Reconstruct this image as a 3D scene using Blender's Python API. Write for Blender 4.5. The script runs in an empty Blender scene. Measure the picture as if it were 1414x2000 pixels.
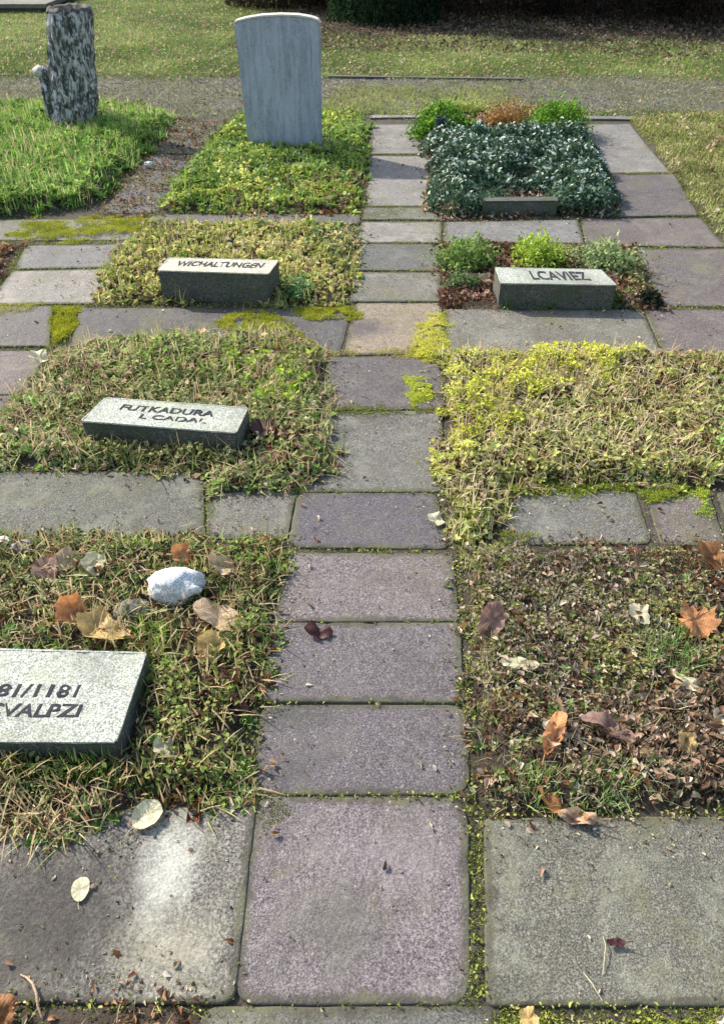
import bpy, math, random
import numpy as np
from mathutils import Vector, noise as mnoise
random.seed(7); RNG = np.random.default_rng(11)
scene = bpy.context.scene
COL = scene.collection
R = math.radians
# ------------------------------------------------------------------ camera
H = 1.55; F = 1450.0; PITCH = math.atan2(1232, F)
cp, sp = math.cos(PITCH), math.sin(PITCH)
def ray(u, v):
    x = (u-707)/F; y = (1000-v)/F
    return (x, cp + y*sp, -sp + y*cp)
def G(u, v, z=0.0):
    """the spot on the ground (height z) seen in the survey photo at u, v"""
    d = ray(u, v); t = (z-H)/d[2]
    return (d[0]*t, d[1]*t)
cam = bpy.data.cameras.new('camera'); camo = bpy.data.objects.new('camera', cam); COL.objects.link(camo)
camo.location = (0, 0, H); camo.rotation_euler = (math.pi/2-PITCH, 0, 0)
cam.sensor_fit = 'VERTICAL'; cam.sensor_height = 36; cam.lens = F/2000*36
cam.clip_end = 2000; cam.clip_start = 0.02
scene.camera = camo
# ------------------------------------------------------------------ noise
_P = RNG.permutation(4096)
_V = RNG.random(4096)
def vn(x, y, s=0):
    xi = np.floor(x).astype(int); yi = np.floor(y).astype(int)
    fx = x-xi; fy = y-yi; fx = fx*fx*(3-2*fx); fy = fy*fy*(3-2*fy)
    def h(a, b): return _V[_P[(_P[(a+s*57) & 4095] + b) & 4095]]
    return (h(xi, yi)*(1-fx)+h(xi+1, yi)*fx)*(1-fy) + (h(xi, yi+1)*(1-fx)+h(xi+1, yi+1)*fx)*fy
def fbm(x, y, s=0, o=4):
    r = 0; a = .5; n = 0
    for i in range(o):
        r = r + a*vn(x*2**i+13.7*i, y*2**i+7.1*i, s+i); n += a; a *= .5
    return r/n
def sdist(P, X, Y):
    """signed distance (positive inside) to polygon P"""
    X = np.asarray(X, float); Y = np.asarray(Y, float)
    best = np.full(X.shape, 1e9); ins = np.zeros(X.shape, bool); n = len(P)
    for i in range(n):
        x0, y0 = P[i]; x1, y1 = P[(i+1) % n]
        dx, dy = x1-x0, y1-y0; L = dx*dx+dy*dy+1e-12
        t = np.clip(((X-x0)*dx+(Y-y0)*dy)/L, 0, 1)
        best = np.minimum(best, np.hypot(X-x0-t*dx, Y-y0-t*dy))
        c = (y0 > Y) != (y1 > Y)
        xx = x0 + (Y-y0)*dx/(dy if abs(dy) > 1e-9 else 1e-9)
        ins ^= c & (X < xx)
    return np.where(ins, best, -best)
def sdl(P, X, Y, m=.25):
    """sdist, worked out only near the outline's box"""
    r_ = np.full(len(X), -9.); a = np.array(P)
    k = (X > a[:, 0].min()-m) & (X < a[:, 0].max()+m) & (Y > a[:, 1].min()-m) & (Y < a[:, 1].max()+m)
    if k.any(): r_[k] = sdist(P, X[k], Y[k])
    return r_
def PG(pts, z=0.0): return [G(u, v, z) for u, v in pts]
# ------------------------------------------------------------------ tagging
def tag(o, label=None, cat=None, group=None, kind=None):
    if label: o['label'] = label
    if cat: o['category'] = cat
    if group: o['group'] = group
    if kind: o['kind'] = kind
    return o
def empty(name, loc, label, cat, group=None):
    o = bpy.data.objects.new(name, None); COL.objects.link(o); o.location = loc
    o.empty_display_size = .05
    return tag(o, label, cat, group)
def mobj(name, V, Fc, mat, parent=None, loc=(0, 0, 0), smooth=True, colors=None):
    me = bpy.data.meshes.new(name); me.from_pydata([tuple(v) for v in V], [], [tuple(f) for f in Fc])
    if smooth: me.polygons.foreach_set('use_smooth', [True]*len(me.polygons))
    if colors is not None:
        a = me.color_attributes.new('Col', 'FLOAT_COLOR', 'POINT')
        c = np.ones((len(V), 4), np.float32); c[:, :3] = colors; a.data.foreach_set('color', c.ravel())
    me.materials.append(mat); me.update()
    o = bpy.data.objects.new(name, me); COL.objects.link(o); o.location = loc
    if parent: o.parent = parent
    return o
# ------------------------------------------------------------------ materials
def newmat(name):
    m = bpy.data.materials.new(name); m.use_nodes = True
    nt = m.node_tree; b = nt.nodes['Principled BSDF']
    return m, nt, b
def N(nt, t, **k):
    n = nt.nodes.new(t)
    for a, v in k.items():
        if a.startswith('i_'): n.inputs[a[2:].replace('_', ' ')].default_value = v
        else: setattr(n, a, v)
    return n
def ramp(nt, fac, stops):
    r = nt.nodes.new('ShaderNodeValToRGB'); e = r.color_ramp.elements
    while len(e) < len(stops): e.new(.5)
    for i, (p, c) in enumerate(stops):
        e[i].position = p; e[i].color = (c[0], c[1], c[2], 1) if not isinstance(c, (int, float)) else (c, c, c, 1)
    nt.links.new(fac, r.inputs[0]); return r.outputs[0]
def mix(nt, a, b, fac, mode='MIX'):
    m = nt.nodes.new('ShaderNodeMix'); m.data_type = 'RGBA'; m.blend_type = mode
    for s, v in ((0, fac), (6, a), (7, b)):
        if hasattr(v, 'type') and hasattr(v, 'is_linked'): nt.links.new(v, m.inputs[s])
        elif s == 0: m.inputs[0].default_value = v
        else: m.inputs[s].default_value = (*v, 1)
    return m.outputs[2]
def noise_(nt, co, scale, detail=4, rough=.6, dist=0):
    n = N(nt, 'ShaderNodeTexNoise'); n.inputs['Scale'].default_value = scale; n.inputs['Detail'].default_value = detail
    n.inputs['Roughness'].default_value = rough; n.inputs['Distortion'].default_value = dist
    nt.links.new(co, n.inputs['Vector']); return n.outputs['Fac']
def bump(nt, b, h, dist=.002, st=1, prev=None):
    n = N(nt, 'ShaderNodeBump'); n.inputs['Strength'].default_value = st; n.inputs['Distance'].default_value = dist
    nt.links.new(h, n.inputs['Height'])
    if prev: nt.links.new(prev, n.inputs['Normal'])
    nt.links.new(n.outputs[0], b.inputs['Normal']); return n.outputs[0]
def ramp2(nt, v, a, b):
    m = N(nt, 'ShaderNodeMapRange'); nt.links.new(v, m.inputs['Value'])
    m.inputs['From Min'].default_value = a; m.inputs['From Max'].default_value = b; m.inputs['To Min'].default_value = 1; m.inputs['To Max'].default_value = 0
    return m.outputs[0]
def stone(name, c, speck=.55, grain=260, lichen=(.30, .33, .24), lich=.35, stain=(.05, .045, .04), st=.5, seed=0, streak=False, spots=(), film=0):
    m, nt, b = newmat(name)
    g = N(nt, 'ShaderNodeNewGeometry'); mp = N(nt, 'ShaderNodeMapping'); mp.inputs['Location'].default_value = (seed*3.1, seed*1.7, 0)
    nt.links.new(g.outputs['Position'], mp.inputs['Vector']); co = mp.outputs[0]
    oi = N(nt, 'ShaderNodeObjectInfo')
    if film:
        sc_ = N(nt, 'ShaderNodeVectorMath', operation='SCALE'); sc_.inputs[0].default_value = (17, 31, 7); nt.links.new(oi.outputs['Random'], sc_.inputs['Scale'])
        ad_ = N(nt, 'ShaderNodeVectorMath', operation='ADD'); nt.links.new(co, ad_.inputs[0]); nt.links.new(sc_.outputs[0], ad_.inputs[1]); co = ad_.outputs[0]
    dk = tuple(x*(1-speck) for x in c); lt = tuple(min(.8, x*(1+speck*1.1)+.02) for x in c)
    gr = noise_(nt, co, grain, 3, .75)
    base = ramp(nt, gr, [(.38, dk), (.5, c), (.62, lt)])
    vo = N(nt, 'ShaderNodeTexVoronoi'); vo.inputs['Scale'].default_value = grain*.9; nt.links.new(co, vo.inputs['Vector'])
    sepv = N(nt, 'ShaderNodeSeparateColor'); nt.links.new(vo.outputs['Color'], sepv.inputs[0])
    pick = ramp(nt, sepv.outputs[0], [(.86, 0), (.93, 1)])
    base = mix(nt, base, tuple(min(.85, x*1.7+.07) for x in c), mix(nt, (0, 0, 0), pick, .6))
    sp_ = noise_(nt, co, grain*2.1, 2, .8); base = mix(nt, base, mix(nt, (.35, .35, .35), (1.75, 1.75, 1.75), ramp(nt, sp_, [(.36, 0), (.64, 1)])), .7, 'MULTIPLY')
    big = noise_(nt, co, 3.2, 6, .62, .6)
    base = mix(nt, base, stain, mix(nt, (0, 0, 0), ramp(nt, big, [(.50, 0), (.68, 1)]), st))
    big2 = noise_(nt, co, 7.3, 7, .7, .3)
    base = mix(nt, base, lichen, mix(nt, (0, 0, 0), ramp(nt, big2, [(.5, 0), (.66, 1)]), lich))
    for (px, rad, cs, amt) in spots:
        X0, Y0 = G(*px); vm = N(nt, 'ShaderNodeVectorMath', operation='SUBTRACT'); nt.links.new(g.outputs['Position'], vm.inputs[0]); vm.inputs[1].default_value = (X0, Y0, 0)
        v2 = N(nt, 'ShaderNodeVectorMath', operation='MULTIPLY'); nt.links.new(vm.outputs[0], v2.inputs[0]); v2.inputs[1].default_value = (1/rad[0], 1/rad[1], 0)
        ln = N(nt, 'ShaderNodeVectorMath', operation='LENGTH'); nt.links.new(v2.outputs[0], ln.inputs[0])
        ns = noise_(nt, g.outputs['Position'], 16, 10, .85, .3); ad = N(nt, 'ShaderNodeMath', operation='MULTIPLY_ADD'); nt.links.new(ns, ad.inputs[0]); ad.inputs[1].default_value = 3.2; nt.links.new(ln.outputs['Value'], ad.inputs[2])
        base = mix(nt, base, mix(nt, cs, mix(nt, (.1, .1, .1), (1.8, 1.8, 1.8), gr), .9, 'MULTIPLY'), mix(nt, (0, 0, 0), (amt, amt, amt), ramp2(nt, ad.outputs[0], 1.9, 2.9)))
    mid = noise_(nt, co, 38, 5, .7)
    base = mix(nt, base, mix(nt, (.55, .55, .55), (1.35, 1.33, 1.28), mid), .7, 'MULTIPLY')
    if streak:
        mp2 = N(nt, 'ShaderNodeMapping'); mp2.inputs['Scale'].default_value = (1, 1, .12); nt.links.new(g.outputs['Position'], mp2.inputs['Vector'])
        s = noise_(nt, mp2.outputs[0], 24, 6, .65, .4)
        base = mix(nt, base, (.52, .57, .65), mix(nt, (0, 0, 0), ramp(nt, s, [(.42, 0), (.62, 1)]), .55))
        s2 = noise_(nt, mp2.outputs[0], 46, 5, .7, .2)
        base = mix(nt, base, (.14, .17, .16), mix(nt, (0, 0, 0), ramp(nt, s2, [(.56, 0), (.68, 1)]), .5))
    if film:
        base = mix(nt, base, mix(nt, (.76, .78, .80), (1.22, 1.17, 1.08), oi.outputs['Random']), 1.0, 'MULTIPLY')
        cr = noise_(nt, co, 2.6, 8, .6, 1.2); ab = N(nt, 'ShaderNodeMath', operation='ABSOLUTE'); sb_ = N(nt, 'ShaderNodeMath', operation='SUBTRACT')
        nt.links.new(cr, sb_.inputs[0]); sb_.inputs[1].default_value = .47; nt.links.new(sb_.outputs[0], ab.inputs[0])
        base = mix(nt, base, (.05, .045, .04), mix(nt, (0, 0, 0), ramp(nt, ab.outputs[0], [(.0, 1), (.006, 0)]), .55))
    at = N(nt, 'ShaderNodeAttribute', attribute_name='Edge'); en = noise_(nt, co, 42, 9, .85)
    es = N(nt, 'ShaderNodeMath', operation='ADD'); nt.links.new(at.outputs['Fac'], es.inputs[0]); nt.links.new(en, es.inputs[1])
    base = mix(nt, base, mix(nt, (.060, .053, .038), (.11, .11, .06), ramp(nt, noise_(nt, co, 11, 4, .6), [(.42, 0), (.6, 1)])), mix(nt, (0, 0, 0), ramp(nt, es.outputs[0], [(.84, 0), (.98, 1)]), .8))
    if film: base = mix(nt, base, (.15, .145, .055), mix(nt, (0, 0, 0), ramp(nt, noise_(nt, co, 4.4, 8, .72, .4), [(.52, 0), (.66, 1)]), film))
    nt.links.new(base, b.inputs['Base Color']); b.inputs['Roughness'].default_value = .85
    p = bump(nt, b, gr, .0016, .8); bump(nt, b, mid, .005, .8, p)
    return m
def attrmat(name, trans=.3, rough=.6, grain=None):
    m, nt, b = newmat(name)
    a = N(nt, 'ShaderNodeAttribute', attribute_name='Col'); col = a.outputs['Color']
    if grain:
        g = N(nt, 'ShaderNodeNewGeometry'); n = noise_(nt, g.outputs['Position'], grain, 5, .75)
        col = mix(nt, col, mix(nt, (.3, .3, .3), (1.8, 1.8, 1.8), n), .85, 'MULTIPLY')
        n2 = noise_(nt, g.outputs['Position'], grain*.2, 4, .7)
        bump(nt, b, n, .006, 1, bump(nt, b, n2, .02, 1))
    nt.links.new(col, b.inputs['Base Color']); b.inputs['Roughness'].default_value = rough
    b.inputs['Specular IOR Level'].default_value = .15
    if trans:
        t = N(nt, 'ShaderNodeBsdfTranslucent'); nt.links.new(col, t.inputs['Color'])
        ms = N(nt, 'ShaderNodeMixShader'); ms.inputs[0].default_value = trans
        nt.links.new(b.outputs[0], ms.inputs[1]); nt.links.new(t.outputs[0], ms.inputs[2])
        nt.links.new(ms.outputs[0], nt.nodes['Material Output'].inputs['Surface'])
    return m
M_plant = attrmat('plant_leaf', .38, .8)
M_dead = attrmat('dead_leaf', .22, .7)
M_moss = attrmat('moss', .25, .8)
M_soil = attrmat('soil', 0, .95, 170)
SL = {
 'near': stone('deep_purple_sandstone', (.118, .104, .116), seed=21, film=.25, lichen=(.16, .15, .14), lich=.5, st=.5, stain=(.06, .056, .056), speck=.6, spots=[((560, 1390), (.12, .05), (.075, .078, .066), .6)]),
 'purple': stone('purple_grey_sandstone', (.132, .116, .130), film=.45, seed=1, lichen=(.22, .205, .195), lich=.5, st=.5, stain=(.085, .076, .08), speck=.6, spots=[((650, 1800), (.11, .08), (.12, .118, .105), .55), ((560, 1390), (.12, .05), (.10, .105, .09), .7), ((760, 1670), (.12, .07), (.24, .215, .235), .45), ((890, 1400), (.03, .4), (.13, .13, .10), .7)]),
 'purple2': stone('purple_sandstone', (.120, .102, .102), film=.45, seed=2, lichen=(.23, .21, .18), lich=.5, st=.55, stain=(.07, .058, .052)),
 'dark': stone('dark_grey_slab', (.10, .094, .095), film=.45, seed=3, lichen=(.19, .18, .15), lich=.4, st=.5),
 'grey': stone('grey_slab', (.134, .129, .116), film=.45, seed=4, lichen=(.28, .28, .24), lich=.5, st=.6, stain=(.085, .08, .065)),
 'green': stone('green_grey_slab', (.128, .125, .104), film=.45, seed=5, lichen=(.31, .32, .25), lich=.45, st=.5, stain=(.09, .092, .07), speck=.65),
 'pale': stone('pale_grey_slab', (.182, .174, .168), film=.45, seed=6, lichen=(.36, .35, .32), lich=.5, st=.55, stain=(.12, .11, .10)),
 'sand': stone('sandy_sunlit_slab', (.19, .162, .128), film=.45, seed=7, lichen=(.22, .18, .13), lich=.6, st=.6, stain=(.13, .105, .10), spots=[((705, 640), (.13, .09), (.085, .075, .085), .9)]),  # sandy stone, its tone carrying the sunlit patch at the crossing
 'grit': stone('gritty_grey_slab', (.135, .13, .12), speck=.7, grain=170, film=.45, seed=8, lichen=(.30, .31, .27), lich=.35, st=.5, stain=(.075, .068, .064), spots=[((80, 1800), (.24, .2), (.045, .04, .038), .85), ((330, 1700), (.06, .12), (.50, .52, .49), .8), ((330, 1860), (.10, .08), (.34, .33, .27), .7)]),  # pale spot: a sun patch put into the colour as a worn stain
}
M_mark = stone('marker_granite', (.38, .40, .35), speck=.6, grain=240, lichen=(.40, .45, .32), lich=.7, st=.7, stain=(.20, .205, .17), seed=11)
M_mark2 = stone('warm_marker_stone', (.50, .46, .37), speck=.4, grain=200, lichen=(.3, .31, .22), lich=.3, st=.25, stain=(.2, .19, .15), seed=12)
M_side = stone('mossy_painted_shade_side', (.078, .082, .066), speck=.5, grain=200, lichen=(.06, .085, .035), lich=.85, st=.6, stain=(.045, .047, .035), seed=13)  # green algae stone, darkened so the fronts' shade sits in its colour
M_head = stone('headstone_stone', (.31, .345, .40), speck=.18, grain=300, lichen=(.28, .31, .3), lich=.3, st=.3, stain=(.2, .23, .25), seed=14, streak=True)
M_headsun = stone('headstone_painted_sun', (.62, .60, .52), speck=.3, grain=200, lichen=(.4, .42, .3), lich=.3, st=.3, stain=(.25, .24, .2), seed=15)  # warm pale colour paints the sun on the top edge
M_rock = stone('white_rock', (.66, .68, .67), speck=.2, grain=120, lichen=(.5, .52, .46), lich=.4, st=.2, stain=(.35, .35, .33), seed=16)
m_, nt_, b_ = newmat('carved_letter'); b_.inputs['Base Color'].default_value = (.02, .024, .03, 1); b_.inputs['Roughness'].default_value = .9; M_let = m_
# ------------------------------------------------------------------ beds (surveyed outlines)
BED = {
 'stump': [(-500, 216), (215, 216), (335, 232), (300, 290), (235, 340), (190, 400), (0, 425), (-500, 425)],
 'head': [(445, 250), (480, 222), (700, 222), (722, 250), (715, 330), (703, 415), (600, 416), (420, 416), (308, 414), (330, 370), (400, 290)],
 'upper': [(290, 440), (690, 440), (690, 560), (665, 598), (200, 592), (190, 560), (240, 480)],
 'mid': [(105, 705), (170, 672), (330, 655), (560, 652), (640, 690), (636, 720), (650, 840), (650, 930), (560, 962), (410, 968), (395, 922), (0, 912), (-60, 860), (50, 760)],
 'lowleft': [(-350, 1048), (560, 1048), (545, 1200), (490, 1440), (497, 1550), (400, 1572), (300, 1580), (200, 1640), (60, 1600), (-350, 1600)],
 'bottomleft': [(-300, 1962), (392, 1962), (350, 2140), (-300, 2140)],
 'bush': [(822, 245), (850, 213), (1130, 213), (1150, 290), (1195, 400), (1190, 424), (860, 430), (850, 350), (830, 290)],
 'rightplot': [(862, 476), (1233, 482), (1288, 600), (865, 600)],
 'big': [(862, 695), (1300, 690), (1414, 698), (1700, 705), (1800, 955), (1414, 955), (1260, 950), (990, 955), (965, 1058), (882, 1062), (866, 900)],
 'lowright': [(888, 1066), (1414, 1062), (1800, 1066), (1950, 1575), (1414, 1580), (1230, 1592), (950, 1600), (915, 1556), (920, 1400), (905, 1200)],
 'lawnright': [(1228, 236), (1414, 222), (2300, 222), (2600, 640), (1560, 640), (1432, 487), (1372, 420), (1322, 340)],
 'leftsoil': [(-250, 478), (46, 478), (-30, 594), (-350, 594)],
}
BW = {k: PG(v) for k, v in BED.items()}
GRAVELW = [(-30, 5.9), (-30, G(0, 150)[1]), (G(640, 152)[0], G(640, 152)[1]), G(1020, 158), (30, G(1414, 165)[1]), (30, G(1414, 232)[1]), G(1240, 232), (30, G(1414, 232)[1]-.01), (30, 6.9), (2, 7.15), (-30, 6.7)]
yA = G(0, 153)[1]; yB = G(0, 222)[1]
AMP = {'stump': .07, 'head': .02, 'upper': .012, 'mid': .012, 'lowleft': .014, 'bush': .02, 'rightplot': .0, 'big': .015, 'lowright': .014, 'lawnright': .03, 'bottomleft': .0, 'leftsoil': .0}
def gravelness(X, Y):
    e = (fbm(X*1.5, Y*1.5, 31)-.5)*.5
    return np.clip(np.minimum(Y-yB+e, yA-Y+e)/.25+.5, 0, 1)
def HT(X, Y):
    X = np.asarray(X, float); Y = np.asarray(Y, float)
    h = -.0068 + (fbm(X*9, Y*9, 3)-.5)*.008
    far = np.clip((Y-G(0, 236)[1])/.15, 0, 1)
    h = h + far*(.0085+(fbm(X*1.3, Y*1.3, 5)-.5)*.06*np.clip((Y-7)/2, 0, 1))
    side = np.clip((np.abs(X)-3.6)/.5, 0, 1)*(1-far)
    h = h + side*.03
    for k, P in BW.items():
        if AMP[k] <= 0: s = np.clip(sdl(P, X, Y)/.03, 0, 1); h = h + s*.012*(1-far); continue
        x0 = min(p[0] for p in P)-.2; x1 = max(p[0] for p in P)+.2; y0 = min(p[1] for p in P)-.2; y1 = max(p[1] for p in P)+.2
        mk = (X > x0) & (X < x1) & (Y > y0) & (Y < y1)
        if not mk.any(): continue
        d = sdist(P, X[mk], Y[mk]); s = np.clip((d+.01)/.09, 0, 1); s = s*s*(3-2*s)
        h[mk] += s*(.0085*(1-far[mk]) + AMP[k]*(.3+1.0*fbm(X[mk]*6, Y[mk]*6, 9)))
    return h
# ------------------------------------------------------------------ ground sheet
def axis(d0, d1, st, lo, hi):
    a = list(np.arange(d0, d1, st)); s = st; x = a[-1]
    while x < hi: s *= 1.09; x += s; a.append(x)
    s = st; x = a[0]; l = []
    while x > lo: s *= 1.09; x -= s; l.append(x)
    return np.array(l[::-1]+a)
xs = axis(-1.9, 2.1, .022, -300, 300); ys = axis(.2, 4.2, .022, -40, 400)
XX, YY = np.meshgrid(xs, ys); nx, ny = len(xs), len(ys)
ZZ = HT(XX.ravel(), YY.ravel())
c = np.zeros((nx*ny, 3)); X_, Y_ = XX.ravel(), YY.ravel()
n1 = fbm(X_*14, Y_*14, 20)[:, None]; n2 = fbm(X_*2.2, Y_*2.2, 24)[:, None]
soil = np.array((.115, .10, .08))*(.5+.9*n1)
bedm = np.full(len(X_), -9.)
for k in BW: bedm = np.maximum(bedm, sdl(BW[k], X_, Y_))
bedm = np.clip(bedm/.03+.5, 0, 1)[:, None]; soil = soil*(1-bedm)+np.array((.075, .060, .044))*(.5+.9*n1)*bedm
lawn = np.array((.075, .10, .035))*(.6+.8*n1)*(1-n2*.3) + np.array((.05, .04, .022))*n2
grav = np.array((.175, .168, .125))*(.75+.45*n1)*(.8+.4*n2)
g = gravelness(X_, Y_)[:, None]
far = np.clip((Y_-yB)/.2, 0, 1)[:, None]
c = soil*(1-far)+lawn*far
c = c*(1-g)+grav*g
# worn strip of bare leaf mould under the shrubs
mould = np.clip((Y_-(10.6-.12*(X_-1))+ (fbm(X_*.9, Y_*.9, 41)-.5)*1.6)/.9, 0, 1)*np.clip((X_+1.6)/.8, 0, 1)
c = c*(1-mould[:, None]) + np.array((.045, .033, .024))*(.5+n1)*mould[:, None]
lr = np.clip(sdist(BW['lawnright'], X_, Y_)/.05, 0, 1)[:, None]; c = c*(1-lr)+lawn*lr
fc = [(j*nx+i, j*nx+i+1, (j+1)*nx+i+1, (j+1)*nx+i) for j in range(ny-1) for i in range(nx-1)]
o = mobj('ground', np.stack([X_, Y_, ZZ], 1), fc, M_soil, colors=c); tag(o, kind='structure')
# ------------------------------------------------------------------ paving slabs
def offset(P, d):
    n = len(P); out = []
    for i in range(n):
        a = Vector(P[i-1]); b = Vector(P[i]); q = Vector(P[(i+1) % n])
        t = (q-a).normalized(); nn = Vector((-t.y, t.x)); out.append((b.x+nn.x*d, b.y+nn.y*d))
    return out
def slab(px, mat, label, rad=.02, th=.055, z=0.0, rough=1.0, parent=None, name='paving_slab', cat='paving slab', group='slabs of the cemetery path', world=None):
    Q = world if world else [G(u, v, z) for u, v in px]
    Q = [Vector(q) for q in Q]
    if sum(Q[i].x*Q[(i+1) % 4].y-Q[(i+1) % 4].x*Q[i].y for i in range(4)) < 0: Q = Q[::-1]
    out = []; rad = max(rad, .02)
    for i in range(4):
        p, a, b = Q[i], Q[i-1], Q[(i+1) % 4]
        la, lb = (a-p).length, (b-p).length; r = min(rad*random.uniform(.7, 1.3), la*.4, lb*.4)
        A = p+(a-p)/la*r; B = p+(b-p)/lb*r
        for k in range(7):
            t = k/6; out.append(A*(1-t)**2+p*2*t*(1-t)+B*t*t)
        C = b+(p-b)/lb*min(rad, lb*.4); seg = (C-B); ns = max(3, int(seg.length/.018))
        for k in range(1, ns): out.append(B+seg*(k/ns))
    cx = sum(p.x for p in out)/len(out); cy = sum(p.y for p in out)/len(out)
    P = [((p.x-cx)*(1+.0028/max(.05, abs(Q[1].x-Q[0].x)/2)), (p.y-cy)*(1+.0028/max(.05, abs(Q[0].y-Q[3].y)/2))) for p in out]
    sd = random.random()*50
    P2 = []
    for i, p in enumerate(P):
        n = mnoise.noise(Vector((p[0]*9+sd, p[1]*9, 0)))*.004 + mnoise.noise(Vector((p[0]*40+sd, p[1]*40, 3)))*.002
        chip = max(0, mnoise.noise(Vector((p[0]*16+sd, p[1]*16, 9)))-.35)*.03
        L = math.hypot(*p); P2.append((p[0]*(1-(abs(n)*rough+chip*rough)/L), p[1]*(1-(abs(n)*rough+chip*rough)/L)))
    zz = z+random.uniform(-.003, .003); tx, ty = random.uniform(-.006, .006), random.uniform(-.006, .006)
    rings = [(0, -th), (0, -.0045), (.0012, -.0018), (.003, -.0006), (.006, 0)]
    V = []; Fc = []; n = len(P2)
    for d, dz in rings:
        for (x, y) in offset(P2, d): V.append((x, y, dz+tx*x+ty*y))
    for d in (.03, .09):
        for (x, y) in P2:
            L = math.hypot(x, y); k_ = max(.4, 1-d/L); V.append((x*k_, y*k_, tx*x*k_+ty*y*k_))
    rings += [(0, 0), (0, 0)]
    for k in range(len(rings)-1):
        for i in range(n):
            j = (i+1) % n; Fc.append((k*n+i, k*n+j, (k+1)*n+j, (k+1)*n+i))
    Fc.append(tuple(range((len(rings)-1)*n, len(rings)*n)))
    o = mobj(name, V, Fc, mat, parent, (cx, cy, zz)); o.data.polygons[len(Fc)-1].use_smooth = False
    at = o.data.attributes.new('Edge', 'FLOAT', 'POINT'); ev_ = [1, .9, .75, .65, .55, .28, 0]
    at.data.foreach_set('value', np.repeat(np.array(ev_, np.float32), n))
    if label: tag(o, label, cat, group)
    return o, [(x+cx, y+cy) for x, y in P2]
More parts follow.
